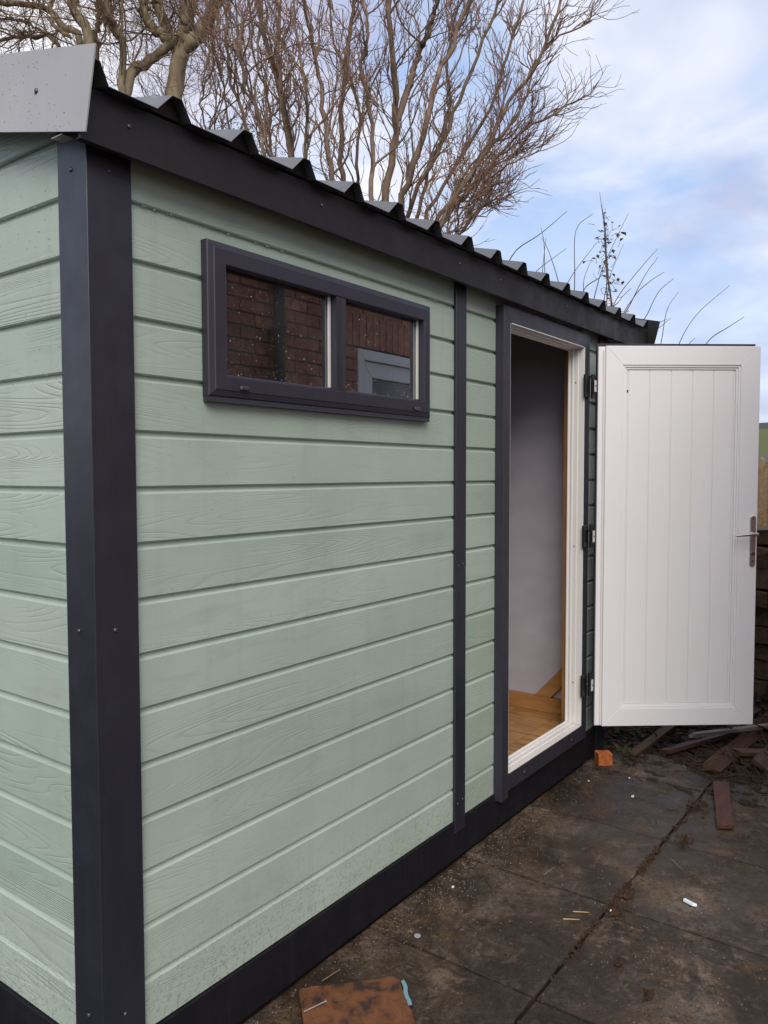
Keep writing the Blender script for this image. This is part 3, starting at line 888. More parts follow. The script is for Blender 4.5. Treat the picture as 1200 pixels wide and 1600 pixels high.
def board_piece(name, pts, t, mat, z=.002, warp=.006, seed=1, subd=6):
    """a flat piece with the given outline (4 corners), real thickness, slightly warped"""
    p = [Vector((a, b, 0)) for a, b in pts]; v = []; n = subd
    for j in range(n + 1):
        for i in range(n + 1):
            a = i / n; b = j / n
            q = p[0] * (1 - a) * (1 - b) + p[1] * a * (1 - b) + p[2] * a * b + p[3] * (1 - a) * b
            if i in (0, n) or j in (0, n):
                q += Vector((mnoise.noise(q * 25 + Vector((seed, 0, 0))), mnoise.noise(q * 25 + Vector((0, seed, 0))), 0)) * .006
            q.z = z + t + warp * (mnoise.noise(q * 4 + Vector((seed, 0, 3))) + .5)
            v.append(q)
    N = n + 1
    f = [(j * N + i, j * N + i + 1, (j + 1) * N + i + 1, (j + 1) * N + i) for j in range(n) for i in range(n)]
    rim = [i for i in range(N)] + [j * N + n for j in range(1, N)] + [n * N + i for i in range(n - 1, -1, -1)] + [j * N for j in range(n - 1, 0, -1)]
    nb = len(v); v = v + [v[r] - Vector((0, 0, t)) for r in rim]
    f += [(rim[k], rim[(k + 1) % len(rim)], nb + (k + 1) % len(rim), nb + k) for k in range(len(rim))]
    f.append(tuple(nb + k for k in range(len(rim) - 1, -1, -1)))
    c = sum((Vector(q) for q in v), Vector()) / len(v); c.z = 0
    return mesh_obj(name, [tuple(q) for q in v], f, mat, origin=tuple(c))

MR = Mat('peeling_brown_board', (.2, .08, .035), .6, .3)
n1 = MR.noise(MR.coord((1, 1, 1), rot=(0, 0, .4)), 16, 5, .62, .5)
c_ = MR.ramp(n1, [(.40, (.035, .022, .018)), (.46, (.10, .042, .021)), (.60, (.165, .066, .028)), (.72, (.10, .050, .033))])
MR.color(MR.mix(MR.math('MULTIPLY', MR.ramp(MR.noise(MR.coord(), 45, 5, .7), [(.55, G3(0)), (.7, G3(1))]), .45), c_, (.045, .028, .024)))
MR.bump(n1, .6, .004)
M_RUST = MR.m
tag(board_piece('board_offcut', [(.612, -.028), (.826, -.224), (.640, -.440), (.470, -.190)], .006, M_RUST, seed=3), 'rust brown peeling square board offcut on the paving nearest the camera', 'board')
tag(board_piece('plastic_scrap', [(.826, -.236), (.836, -.240), (.760, -.322), (.752, -.312)], .002, Mat('pale_blue_plastic', (.16, .30, .36), .6).m, seed=5, warp=.003), 'thin pale blue plastic scrap at the edge of the brown board offcut', 'scrap')
MW2 = mat_wood('red_plank', (.10, .036, .024), (.045, .020, .015), (1, 1, 1), 'x', .6)
o = board_piece('broken_plank', [(2.418, -.733), (2.447, -.792), (2.935, -.655), (2.915, -.590)], .014, MW2, seed=8, warp=.012)
tag(o, 'narrow reddish brown broken plank lying flat beyond the slab joint', 'plank')

def stick(name, a, b, r, mat, label, cat, group=None, n=6, bend=.0):
    a = Vector(a); b = Vector(b); mid = (a + b) / 2 + Vector((0, 0, bend))
    g = Geo(); g.cyl(a, mid, r, n, r * .95); g.cyl(mid, b, r * .95, n, r * .6)
    return tag(g.obj(name, mat, origin=tuple(a)), label, cat, group)
M_STRAW = mat_wood('splinter', (.48, .30, .13), (.32, .18, .07), (1, 1, 1), 'x', .6)
M_NAIL = Mat('nail_steel', (.55, .50, .45), .3, .5, .8).m
g = Geo(); g.cyl((.548, -.106, .0145), (.613, -.128, .0165), .0016, 8); g.cyl((.613, -.128, .0165), (.6155, -.1288, .0166), .0042, 8)
tag(g.obj('nail', M_NAIL, origin=(.58, -.117, .015)), 'long pale nail lying on the brown board offcut', 'nail')
stick('splinter', (1.475, -.494, .002), (1.500, -.541, .003), .0020, M_STRAW, 'straw coloured wood splinter on the slab, upper of the two by the joint', 'splinter', 'two splinters by the slab joint')
stick('splinter', (1.413, -.486, .002), (1.441, -.533, .003), .0020, M_STRAW, 'straw coloured wood splinter on the slab, lower of the two by the joint', 'splinter', 'two splinters by the slab joint')
stick('screw', (1.642, -.310, .003), (1.716, -.317, .003), .0022, M_NAIL, 'small grey screw lying flat on the slab below the door frame', 'screw')
stick('twig', (.690, -.050, .004), (.760, -.060, .006), .0018, M_TWIG, 'thin grey twig beside the top edge of the brown board offcut', 'twig')
stick('twig', (2.04, -.655, .003), (1.98, -.715, .004), .0022, M_TWIG, 'short dark twig poking from the slab joint below the red plank', 'twig')
g = Geo(); g.cyl((1.046, -.147, .0005), (1.046, -.147, .003), .011, 14)
tag(g.obj('washer', Mat('grey_washer', (.30, .31, .34), .45).m, origin=(1.046, -.147, 0)), 'round grey washer lying on the dark slab near the plinth', 'washer')
g = Geo()
g.prism([(1.762, -.777), (1.772, -.780), (1.762, -.806), (1.755, -.826), (1.749, -.812)], lambda p: ((p[0], p[1], .001), (p[0] + .002, p[1], .010)))
tag(g.obj('plastic_clip', Mat('white_clip', (.70, .80, .85), .3).m, origin=(1.755, -.80, 0), bevel=.001), 'bright white plastic clip on the right hand slab', 'clip')
M_WSC = Mat('white_scrap', (.75, .75, .74), .4).m
for (x, y, s, lab) in ((1.556, -.598, .007, 'white chip in the slab joint, nearer of the pair'), (1.672, -.591, .005, 'white chip in the slab joint, farther of the pair'),
                       (2.596, -.100, .006, 'small white chip on the ground below the orange brick piece'), (2.750, -.245, .006, 'small lilac white chip on the ground right of the orange brick piece'),
                       (1.370, -.083, .007, 'small white chip on the slab under the joint strip'), (2.54, -.335, .010, 'flat pale chip on the slab beyond the door sill')):
    rr = random.Random(int(x * 1000)); g = Geo()
    q = [(x + s * math.cos(t) * rr.uniform(.6, 1.1), y + s * .7 * math.sin(t) * rr.uniform(.6, 1.1)) for t in (0, 1.2, 2.4, 3.7, 5)]
    g.prism(q, lambda p: ((p[0], p[1], .0005), (p[0], p[1], .0005 + s * .6)))
    tag(g.obj('plastic_chip', M_WSC, origin=(x, y, 0)), lab, 'chip', 'pale chips on the paving')

def leaf_blade(g, p, d, up, l, w, fold=.15):
    p = Vector(p); d = Vector(d).normalized(); s = d.cross(Vector(up)).normalized(); u = s.cross(d)
    mid = p + d * l * .5
    g.add([p, mid + s * w + u * fold * l, p + d * l + u * -.1 * l, mid - s * w + u * fold * l, mid], [(0, 1, 4), (1, 2, 4), (2, 3, 4), (3, 0, 4)])
M_WEED = mat_soil('weed_green', (.030, .036, .012), (.085, .080, .028)); 
def weed(loc, n, l, seed, label):
    rr = random.Random(seed); g = Geo()
    for i in range(n):
        a = rr.uniform(0, 2 * math.pi); e = rr.uniform(.1, 1.0)
        d = Vector((math.cos(a) * math.cos(e), math.sin(a) * math.cos(e), math.sin(e)))
        ll = l * rr.uniform(.5, 1)
        st = Vector(loc) + Vector((rr.uniform(-.006, .006), rr.uniform(-.006, .006), 0))
        g.cyl(st, st + d * ll * .6, .0006, 4)
        leaf_blade(g, st + d * ll * .55, d, (0, 0, 1), ll * .5, ll * .14)
    tag(g.obj('weed', M_WEED, origin=loc), label, 'weed')
rr = random.Random(77); pts = []
for cx, cy, n_, sp in ((1.70, -.600, 70, .018), (1.56, -.612, 45, .014), (2.25, -.640, 40, .03), (1.30, -.720, 22, .010), (1.20, -.840, 26, .012), (2.62, -.60, 60, .05)):
    for _ in range(n_): pts.append((cx + rr.gauss(0, sp), cy + rr.gauss(0, sp * .55), rr.uniform(-.002, .003)))
scatter_chips('leaf_clump', M_LEAF, pts, .003, .009, 14, .5, label='small dark clumps of rotten leaves on the slabs beside the long joint', cat='leaves', elong=2.2)
weed((.80, -.10, 0), 9, .035, 1, 'tiny green weed growing between the plinth and the brown board')
weed((2.97, -.135, 0), 26, .11, 2, 'straggly yellow green weed beside the orange brick piece')
weed((2.93, -.19, 0), 12, .05, 6, 'low dark weed in front of the orange brick piece')

# ------------------------------------------------------------------ tubes for trees and twigs
class Tubes:
    def __init__(s, k=4): s.V = []; s.F = []; s.n = 0; s.k = k
    def add(s, P, Rr, k=None):
        k = k or s.k
        P = np.asarray(P, float); Rr = np.asarray(Rr, float); n = len(P)
        T = np.gradient(P, axis=0); T /= np.linalg.norm(T, axis=1, keepdims=True) + 1e-9
        ref = np.array([.31, .95, .05]) if abs(T[0, 2]) > .5 else np.array([.05, .1, .99])
        A = np.cross(T, ref); A /= np.linalg.norm(A, axis=1, keepdims=True) + 1e-9
        B = np.cross(T, A)
        ang = np.arange(k) * 2 * np.pi / k
        ring = P[:, None, :] + Rr[:, None, None] * (A[:, None, :] * np.cos(ang)[None, :, None] + B[:, None, :] * np.sin(ang)[None, :, None])
        s.V.append(ring.reshape(-1, 3))
        i = np.arange(n - 1)[:, None] * k; j = np.arange(k)[None, :]; j2 = (j + 1) % k
        F = np.stack([i + j, i + j2, i + k + j2, i + k + j], -1).reshape(-1, 4) + s.n
        s.F.append(F); s.n += n * k
    def obj(s, name, mat, parent=None, origin=(0, 0, 0), kind=None, smooth=True):
        V = np.concatenate(s.V) - np.array(origin); F = np.concatenate(s.F)
        me = bpy.data.meshes.new(name)
        me.vertices.add(len(V)); me.vertices.foreach_set('co', V.ravel())
        me.loops.add(F.size); me.loops.foreach_set('vertex_index', F.ravel().astype(np.int32))
        me.polygons.add(len(F)); me.polygons.foreach_set('loop_start', np.arange(0, F.size, 4, dtype=np.int32))
        me.polygons.foreach_set('use_smooth', np.ones(len(F), bool))
        me.update(); me.validate()
        me.materials.append(mat)
        o = bpy.data.objects.new(name, me); COL.objects.link(o); o.location = origin
        if parent: set_parent(o, parent)
        if kind: o['kind'] = kind
        return o

def smooth_path(pts, n):
    """Catmull-Rom through the points"""
    P = [np.array(p, float) for p in pts]; P = [2 * P[0] - P[1]] + P + [2 * P[-1] - P[-2]]
    out = []; m = len(P) - 3
    for t in np.linspace(0, m - 1e-6, n):
        i = int(t); u = t - i; a, b, c, d = P[i:i + 4]
        out.append(.5 * (2 * b + (c - a) * u + (2 * a - 5 * b + 4 * c - d) * u * u + (3 * b - a - 3 * c + d) * u ** 3))
    return np.array(out)

nrg = np.random.default_rng(12)
def grow(start, d, length, seg, wob, up=.0, curl=0.0):
    """wandering path"""
    d = np.array(d, float); d /= np.linalg.norm(d); P = [np.array(start, float)]; n = seg
    ax = nrg.normal(size=3); ph = nrg.uniform(0, 6.28); ax2 = np.cross(ax, d); ax2 /= np.linalg.norm(ax2) + 1e-9
    ax1 = np.cross(d, ax2)
    step = length / n
    for i in range(n):
        d = d + nrg.normal(size=3) * wob + np.array([0, 0, up])
        if curl: 
            t = ph + i * 1.1
            d = d + (ax1 * math.cos(t) + ax2 * math.sin(t)) * curl
        d /= np.linalg.norm(d)
        P.append(P[-1] + d * step)
    return np.array(P)

def twiggy(T2, T3, path, rad, n2, l2, n3, l3, spread, up, wob, curl, t0=.1, r2=.006, r3=.0028, n4=0, l4=.1, T4=None):
    """side branches (T2), twigs (T3) and twiglets (T4) along a path"""
    m = len(path)
    for _ in range(n2):
        t = nrg.uniform(t0, 1); i = min(int(t * (m - 1)), m - 2); u = t * (m - 1) - i
        p = path[i] * (1 - u) + path[i + 1] * u
        ax = path[i + 1] - path[i]; ax /= np.linalg.norm(ax)
        d = ax + nrg.normal(size=3) * spread + np.array([0, 0, up])
        L2 = l2 * nrg.uniform(.4, 1.1) * (1.15 - .5 * t)
        q = grow(p, d, L2, 8, wob, up * .15, curl)
        rr2 = min(rad[i] * .8, r2 * nrg.uniform(.6, 1.3))
        T2.add(q, np.linspace(rr2, rr2 * .45, len(q)), 4)
        for _ in range(n3):
            t3 = nrg.uniform(.1, 1); i3 = min(int(t3 * 8), 7); p3 = q[i3] + (q[i3 + 1] - q[i3]) * (t3 * 8 - i3)
            a3 = q[i3 + 1] - q[i3]; a3 /= np.linalg.norm(a3)
            q3 = grow(p3, a3 + nrg.normal(size=3) * spread * 1.1 + np.array([0, 0, up * .6]), l3 * nrg.uniform(.4, 1.2), 6, wob * 1.2, up * .1, curl)
            T3.add(q3, np.linspace(r3 * nrg.uniform(.8, 1.1), r3 * .45, len(q3)), 3)
            for _ in range(n4):
                i4 = nrg.integers(1, 6)
                a4 = q3[i4 + 1] - q3[i4] if i4 < 6 else q3[6] - q3[5]
                a4 = a4 / (np.linalg.norm(a4) + 1e-9)
                q4 = grow(q3[i4], a4 + nrg.normal(size=3) * spread, l4 * nrg.uniform(.4, 1.2), 3, wob, 0)
                (T4 or T3).add(q4, np.linspace(r3 * .6, r3 * .35, len(q4)), 3)

# ---- contorted multi-stem hazel behind the shed, about 6 to 8 m away
DH = 6.6
hz_base = pix(590, 800, DH + .2); hz_base.z = 0
hazel = empty('corkscrew_hazel', tuple(hz_base), 'leafless brown multi-stemmed contorted hazel with upright twisting twigs, right of the thick tree', 'tree')
TR, T2, T3 = Tubes(6), Tubes(4), Tubes(3)
stems = [  # photo pixel path above the eaves, width in px, depth offset
    ([(470, 330), (455, 240), (440, 150), (415, 60), (398, -20)], 15, .25),
    ([(470, 340), (452, 235), (437, 110), (432, -20)], 12, .1),
    ([(535, 380), (520, 285), (508, 200), (497, 110), (468, -20)], 12, -.1),
    ([(545, 390), (535, 285), (534, 170), (546, 60), (556, -30)], 12, .3),
    ([(590, 420), (582, 300), (584, 200), (566, 120), (575, 50), (560, -20)], 10, -.3),
    ([(600, 430), (602, 310), (620, 190), (612, 90), (607, -20)], 17, 0),
    ([(620, 195), (645, 110), (670, 50), (690, -30)], 12, 0.02),
    ([(615, 430), (628, 320), (652, 240), (682, 130), (715, 50), (742, -30)], 14, -.2),
    ([(625, 430), (642, 320), (692, 220), (742, 100), (790, -30)], 10, .3),
    ([(650, 440), (680, 350), (740, 270), (792, 165), (835, 105), (870, 20), (890, -40)], 9, -.35),
    ([(660, 450), (690, 350), (735, 300), (800, 220), (860, 180), (905, 155)], 6, .1),
    ([(665, 450), (695, 370), (745, 300), (790, 260), (842, 238)], 5, -.5),
    ([(400, 300), (385, 200), (360, 120), (352, 20), (330, -40)], 8, .4),
    ([(420, 310), (412, 200), (380, 130), (375, 30), (372, -40)], 7, -.4),
    ([(500, 350), (478, 260), (480, 150), (462, 50), (455, -30)], 7, -.5),
    ([(560, 380), (556, 270), (560, 160), (520, 60), (512, -30)], 7, .5),
    ([(640, 430), (660, 300), (700, 180), (700, 80), (730, -30)], 8, .4),
    ([(650, 440), (672, 330), (730, 230), (770, 160), (800, 60), (830, -30)], 8, .5),
    ([(450, 330), (425, 240), (420, 160), (395, 80), (390, -30)], 6, .6),
    ([(645, 440), (700, 340), (760, 240), (810, 180), (850, 80), (925, 30)], 6, -.1),
    ([(665, 460), (700, 390), (735, 345), (770, 300), (785, 262)], 5, .2), ([(660, 450), (690, 380), (728, 340), (756, 322), (785, 318)], 4, -.3),
    ([(650, 450), (680, 360), (715, 310), (760, 270), (820, 235)], 5, .4), ([(655, 450), (688, 350), (722, 280), (768, 215), (800, 120)], 6, -.45),
    ([(400, 330), (365, 230), (350, 150), (330, 60), (318, -30)], 5, .7), ([(380, 320), (340, 230), (335, 130), (300, 40), (290, -30)], 4, .5),
    ([(350, 300), (320, 200), (318, 120), (338, 40), (350, -30)], 4, .2), ([(480, 360), (440, 280), (402, 180), (405, 60), (415, -30)], 6, -.2),
]
for k, (pp, wpx, dd) in enumerate(stems):
    d = DH + dd
    P3 = [np.array(pix(x, y, d + .12 * math.sin(i * 1.7 + k))) for i, (x, y) in enumerate(pp)]
    if k != 6:
        b = np.array(hz_base) + nrg.normal(size=3) * .12 * np.array([1, 1, 0]); b[2] = 0
        P3 = [b, b * .55 + P3[0] * .45 + np.array([0, 0, -.1])] + P3
    path = smooth_path(P3, 34)
    path[6:] += nrg.normal(size=(len(path) - 6, 3)) * .009
    r0 = wpx / 1232.87 * d / 2 * .68
    rad = np.linspace(r0 * 1.5, r0 * .62, len(path))
    if k == 6: rad[:5] *= (.35, .6, .8, .92, .97)
    TR.add(path, rad, 7)
    vis = path[12:] if k != 6 else path
    right = k in (9, 10, 11, 17, 19, 16, 20, 21, 22, 23)
    twiggy(T2, T3, vis, rad[12:] if k != 6 else rad, 16 if not right else 16, .95 if not right else .56, 6, .38, .32, .40, .16, .26, r2=.0085, r3=.0036, n4=1, l4=.12)
TR.obj('stem', M_STEM, hazel, tuple(hz_base)); T2.obj('branches', M_STEM, hazel, tuple(hz_base), kind='stuff'); T3.obj('twigs', M_TWIG, hazel, tuple(hz_base), kind='stuff')

# ---- big old tree on the left, further back
DT = 9.5
bt_base = pix(280, 800, DT); bt_base.z = 0
big = empty('garden_tree', tuple(bt_base), 'large bare old tree with thick mossy forked limbs behind the left of the roof', 'tree')
TR, T2, T3 = Tubes(8), Tubes(4), Tubes(3)
limbs = [
    ([(262, 330), (272, 160), (284, 75), (300, -20)], 34, 0),                 # right hand trunk
    ([(282, 95), (250, 20), (240, -30)], 18, .05), ([(284, 80), (292, 30), (312, -30)], 20, -.05), ([(290, 80), (330, 20), (345, -40)], 22, .02),
    ([(272, 70), (230, 30), (225, -30)], 16, .1),
    ([(180, 330), (200, 130), (235, 95), (275, 60)], 20, -.1),                  # slanting limb
    ([(205, 330), (192, 130), (190, 60), (168, 20), (165, -30)], 13, -.3),
    ([(190, 65), (165, 30), (158, -30)], 9, -.28),
    ([(160, 330), (150, 90), (152, 30), (158, -30)], 11, .4),
    ([(165, 330), (140, 70), (118, 20), (112, -30)], 19, -.4),
    ([(175, 330), (128, 75), (100, 45), (78, 18), (50, 8), (0, 2), (-60, -10)], 12, .3),
    ([(112, 60), (80, 30), (95, -30)], 7, .3),
    ([(150, 300), (90, 72), (55, 60), (25, 58), (-30, 70)], 8, .6),
    ([(100, 80), (60, 45), (20, 30), (-30, 30)], 4, .4),
]
for k, (pp, wpx, dd) in enumerate(limbs):
    d = DT + dd
    P3 = [np.array(pix(x, y, d + .15 * math.sin(i * 1.3 + k))) for i, (x, y) in enumerate(pp)]
    if pp[0][1] > 290:
        b = np.array(bt_base) + nrg.normal(size=3) * .25 * np.array([1, 1, 0]); b[2] = 0
        P3 = [b] + P3
    path = smooth_path(P3, 26); path[4:] += nrg.normal(size=(len(path) - 4, 3)) * .012
    r0 = wpx / 1232.87 * d / 2 * .85; rad = np.linspace(r0 * 1.25, r0 * .75, len(path)); rad[:4] *= (.45, .7, .88, .96) if pp[0][1] < 290 else 1
    TR.add(path, rad, 8)
    s0 = 8 if pp[0][1] > 290 else 2
    twiggy(T2, T3, path[s0:], rad[s0:], 12, 1.25, 8, .55, .65, .12, .20, .05, r2=.010, r3=.0034, n4=4, l4=.22)
# continue the crown above the frame
for k in range(5):
    s0 = np.array(pix(nrg.uniform(-60, 380), nrg.uniform(-60, -20), DT + nrg.uniform(-.6, .6)))
    q = grow(s0, (nrg.normal() * .5, nrg.normal() * .5, 1), 2.2, 12, .12, .05)
    TR.add(q, np.linspace(.06, .015, len(q)), 6)
    twiggy(T2, T3, q, np.linspace(.06, .015, len(q)), 7, 1.0, 6, .5, .6, .1, .18, .05, r2=.012, r3=.0045)
TR.obj('trunk', M_BARK, big, tuple(bt_base)); T2.obj('branches', M_BARK, big, tuple(bt_base), kind='stuff'); T3.obj('twigs', M_TWIG, big, tuple(bt_base), kind='stuff')

# ---- pollarded shrub with long straight shoots beyond the far end of the roof
DS = 7.5
sb = pix(900, 800, DS); sb.z = 0
shrub = empty('willow_shrub', tuple(sb), 'shrub with long thin arching bare shoots rising beyond the far roof corner', 'shrub')
TS = Tubes(5)
shoots = [
    [(900, 520), (948, 470), (945, 370), (937, 300)], [(948, 480), (944, 360), (946, 325)],
    [(790, 470), (800, 400), (845, 365), (886, 330)], [(830, 470), (833, 430), (885, 388)],
    [(860, 490), (852, 440), (850, 380), (845, 355)], [(845, 480), (848, 420), (853, 372)], [(880, 470), (860, 400), (846, 370)],
    [(898, 500), (898, 430), (900, 360), (926, 334)], [(880, 480), (890, 437), (933, 378)], [(910, 500), (912, 440), (926, 402)],
    [(925, 510), (935, 440), (950, 400), (982, 333)], [(940, 500), (950, 440), (974, 382)],
    [(950, 520), (962, 470), (1000, 420), (1028, 388)], [(960, 530), (985, 475), (1008, 430), (1028, 402)], [(965, 520), (990, 465), (1015, 440), (1038, 425)],
    [(950, 510), (968, 470), (986, 450)], [(990, 540), (1012, 490), (1030, 455), (1053, 435)],
    [(1020, 580), (1033, 535), (1042, 485), (1060, 456)], [(990, 560), (1010, 530), (1048, 497)], [(985, 530), (1014, 511), (1042, 499)],
    [(1040, 600), (1062, 535), (1090, 490), (1140, 446)], [(1080, 590), (1105, 535), (1140, 510), (1163, 495)], [(1060, 570), (1075, 540), (1086, 528)],
    [(905, 480), (940, 430), (950, 400)],
]
for k, pp in enumerate(shoots):
    d = DS + .5 * math.sin(k * 2.3)
    P3 = [np.array(pix(x, y, d)) for x, y in pp]
    b = np.array(sb) + np.array([nrg.normal() * .3, nrg.normal() * .3, 0]); b[2] = 0
    mid = (P3[0] + b) / 2 + np.array([0, 0, .2])
    path = smooth_path([b, mid] + P3, 26)
    TS.add(path, np.linspace(.010, .0022, len(path)), 4)
TS.obj('shoots', M_SHOOT, shrub, tuple(sb))
TS2, leaf_g = Tubes(4), Geo()
pp = [(965, 560), (955, 470), (948, 420), (946, 360), (940, 320)]
path = smooth_path([np.array(pix(x, y, DS)) for x, y in pp], 20); TS2.add(path, np.linspace(.011, .003, 20), 5)
for _ in range(90):
    t = nrg.uniform(.15, .85) ** 1.2; p = path[int(t * 19)] + nrg.normal(size=3) * .045
    q = grow(p, nrg.normal(size=3) + np.array([0, 0, .5]), .08, 3, .3); TS2.add(q, np.linspace(.003, .0015, 4), 3)
    if nrg.random() < .75:
        dd = nrg.normal(size=3); leaf_blade(leaf_g, q[-1], dd, (0.2, .1, 1), .05, .018)
TS2.obj('ivy_stem', M_SHOOT, shrub, tuple(sb))
leaf_g.obj('dead_leaves', mat_soil('dead_ochre_leaf', (.16, .09, .03), (.34, .22, .09)), shrub, kind='stuff')

# low evergreen hedge glimpsed between the stems and the roof edge
def leaf_cloud(name, c, rx, ry, rz, n, size, mat, label, cat, seed):
    r0 = np.random.default_rng(seed); g = Geo()
    for _ in range(n):
        d = r0.normal(size=3); d /= np.linalg.norm(d); rr = r0.random() ** .35
        p = np.array(c) + d * rr * np.array([rx, ry, rz]) * (1 + .25 * math.sin(5 * d[0] + 3 * d[2]))
        leaf_blade(g, p, r0.normal(size=3), r0.normal(size=3), size * r0.uniform(.6, 1.3), size * .35)
    TT = Tubes(5)
    base = np.array([c[0], c[1], 0.0])
    for k in range(5):
        TT.add(smooth_path([base, base + np.array([0, 0, c[2] * .5]), np.array(c) + r0.normal(size=3) * np.array([rx, ry, rz]) * .5], 8), np.linspace(.04, .01, 8), 5)
    e = empty(name, tuple(base), label, cat)
    g.obj('foliage', mat, e, kind='stuff'); TT.obj('trunk', M_BARK, e, tuple(base))
M_HEDGE = mat_soil('hedge_leaf', (.05, .07, .03), (.12, .15, .06))
q = pix(345, 225, 12.0); leaf_cloud('evergreen_bush', (q.x, q.y, q.z - .3), 1.0, 1.0, .45, 9000, .028, M_HEDGE, 'dark evergreen bush glimpsed just over the roof ribs below the tree', 'bush', 4)

# ------------------------------------------------------------------ debris, timber stack and distance at the right
M_OLDW = mat_wood('old_timber', (.095, .058, .036), (.032, .020, .014), (1, 1, 1), 'x', .7)
M_REDW = mat_wood('stained_timber', (.085, .038, .025), (.038, .020, .014), (1, 1, 1), 'x', .65)
M_PALEW = mat_wood('pale_timber', (.42, .30, .17), (.24, .15, .08), (1, 1, 1), 'z', .65)
M_GREYW = mat_wood('silver_timber', (.24, .21, .19), (.12, .10, .09), (1, 1, 1), 'x', .6)
def plank(name, a, b, w, t, mat, roll=0.0, label=None, group=None, cat='timber', seed=0):
    a = Vector(a); b = Vector(b); d = (b - a); Ln = d.length
    g = Geo(); n = 6; rr = random.Random(seed)
    v = []
    for i in range(n + 1):
        s = i / n * Ln; j = rr.uniform(-.004, .004); e = rr.uniform(.9, 1.05)
        for (y, z) in ((-w / 2 * e, -t / 2), (w / 2 * e, -t / 2), (w / 2 * e, t / 2), (-w / 2 * e, t / 2)):
            v.append((s + (rr.uniform(-.02, .02) if i in (0, n) else 0), y + j, z))
    f = [(i * 4 + k, i * 4 + (k + 1) % 4, i * 4 + 4 + (k + 1) % 4, i * 4 + 4 + k) for i in range(n) for k in range(4)] + [(3, 2, 1, 0), (n * 4, n * 4 + 1, n * 4 + 2, n * 4 + 3)]
    g.add(v, f); o = g.obj(name, mat)
    rot = d.to_track_quat('X', 'Z').to_matrix() @ Matrix.Rotation(roll, 3, 'X')
    o.matrix_world = Matrix.Translation(a) @ rot.to_4x4()
    if label: tag(o, label, cat, group)
    return o
GD = 'scrap timbers lying in the debris heap'
plank('timber', (3.05, -.55, .02), (4.15, -.70, .09), .085, .03, M_REDW, .3, 'long red brown timber slanting through the debris under the door', GD, seed=1)
plank('timber', (3.28, -.40, .10), (3.85, -.86, .12), .028, .018, M_GREYW, .1, 'pale silvery batten on top of the debris under the door', GD, seed=2)
plank('timber', (3.20, -.75, .03), (4.30, -.95, .16), .11, .03, M_OLDW, .4, 'broad dark brown timber at the right of the debris heap', GD, seed=3)
plank('timber', (3.15, -.30, .03), (3.75, -.62, .07), .06, .02, M_REDW, -.2, 'short rusty red batten in the middle of the debris heap', GD, seed=4)
plank('timber', (3.45, -.52, .12), (4.3, -.60, .10), .07, .025, M_OLDW, .5, 'weathered brown lath crossing behind the debris heap', GD, seed=5)
plank('timber', (3.30, -.62, .05), (3.60, -1.02, .04), .05, .02, M_OLDW, .1, 'short dark lath crossing the front of the debris heap', GD, seed=6)
plank('timber', (3.02, -.16, .02), (3.45, -.26, .10), .045, .02, M_OLDW, .2, 'short brown lath by the far shed corner', GD, seed=7)
# bark, bits of branch and soil in the heap
pts = []
for _ in range(5200):
    x = rr.uniform(2.75, 4.9) ; y = rr.uniform(-1.5, .3)
    d = max(0.0, x - 3.0 + .25 * mnoise.noise((x * 2, y * 2, 0)) + .25 * (y + .45) * (1 if y < -.45 else 0))
    if d <= 0 and rr.random() < .75: continue
    if x < WEND + .03 and y > -.02: continue
    pts.append((x, y, min(.18, d * .16) * (.5 + .5 * mnoise.noise((x * 5, y * 5, 2)) + .3) - .01))
scatter_chips('bark_debris', mat_soil('bark_debris', (.010, .007, .005), (.055, .032, .019)), pts, .006, .026, 21, .45, label='wet dark bark, leaves and wood fragments heaped beyond the slabs', cat='debris', elong=3.2)
T = Tubes(4)
for _ in range(330):
    x = nrg.uniform(2.95, 4.6); y = nrg.uniform(-1.3, .15)
    if x < 3.08 and y > -.05: continue
    q = grow((x, y, nrg.uniform(.0, .03) + max(0, x - 3.1) * .10), (nrg.normal(), nrg.normal(), .12 * abs(nrg.normal())), nrg.uniform(.06, .34), 5, .18)
    q[:, 2] = np.maximum(q[:, 2], .004)
    r0 = nrg.uniform(.0015, .006); T.add(q, np.linspace(r0, r0 * .5, 6), 4)
o = T.obj('fallen_twigs', mat_bark('wet_twig', (.085, .050, .030), (.035, .022, .015), 20), kind='stuff'); tag(o, 'tangle of fallen twigs over the debris beyond the shed', 'twigs')
g = Geo()
for j in range(30):
    for i in range(30): pass
nx_, ny_ = 46, 40
v = []; f = []
for j in range(ny_ + 1):
    for i in range(nx_ + 1):
        x = 2.9 + i * .08; y = -2.2 + j * .08
        h = max(0, (x - 3.1)) * .12 if x < 4.2 else .132
        inside = (x < WEND + .1 and y > -.08)
        v.append((x, y, (-.045 if inside or x < 2.95 else -.03 + h + .03 * mnoise.noise((x * 4, y * 4, 1)))))
for j in range(ny_):
    for i in range(nx_): a = j * (nx_ + 1) + i; f.append((a, a + 1, a + nx_ + 2, a + nx_ + 1))
mesh_obj('earth_bank', v, f, M_SOIL, kind='structure', smooth=True)

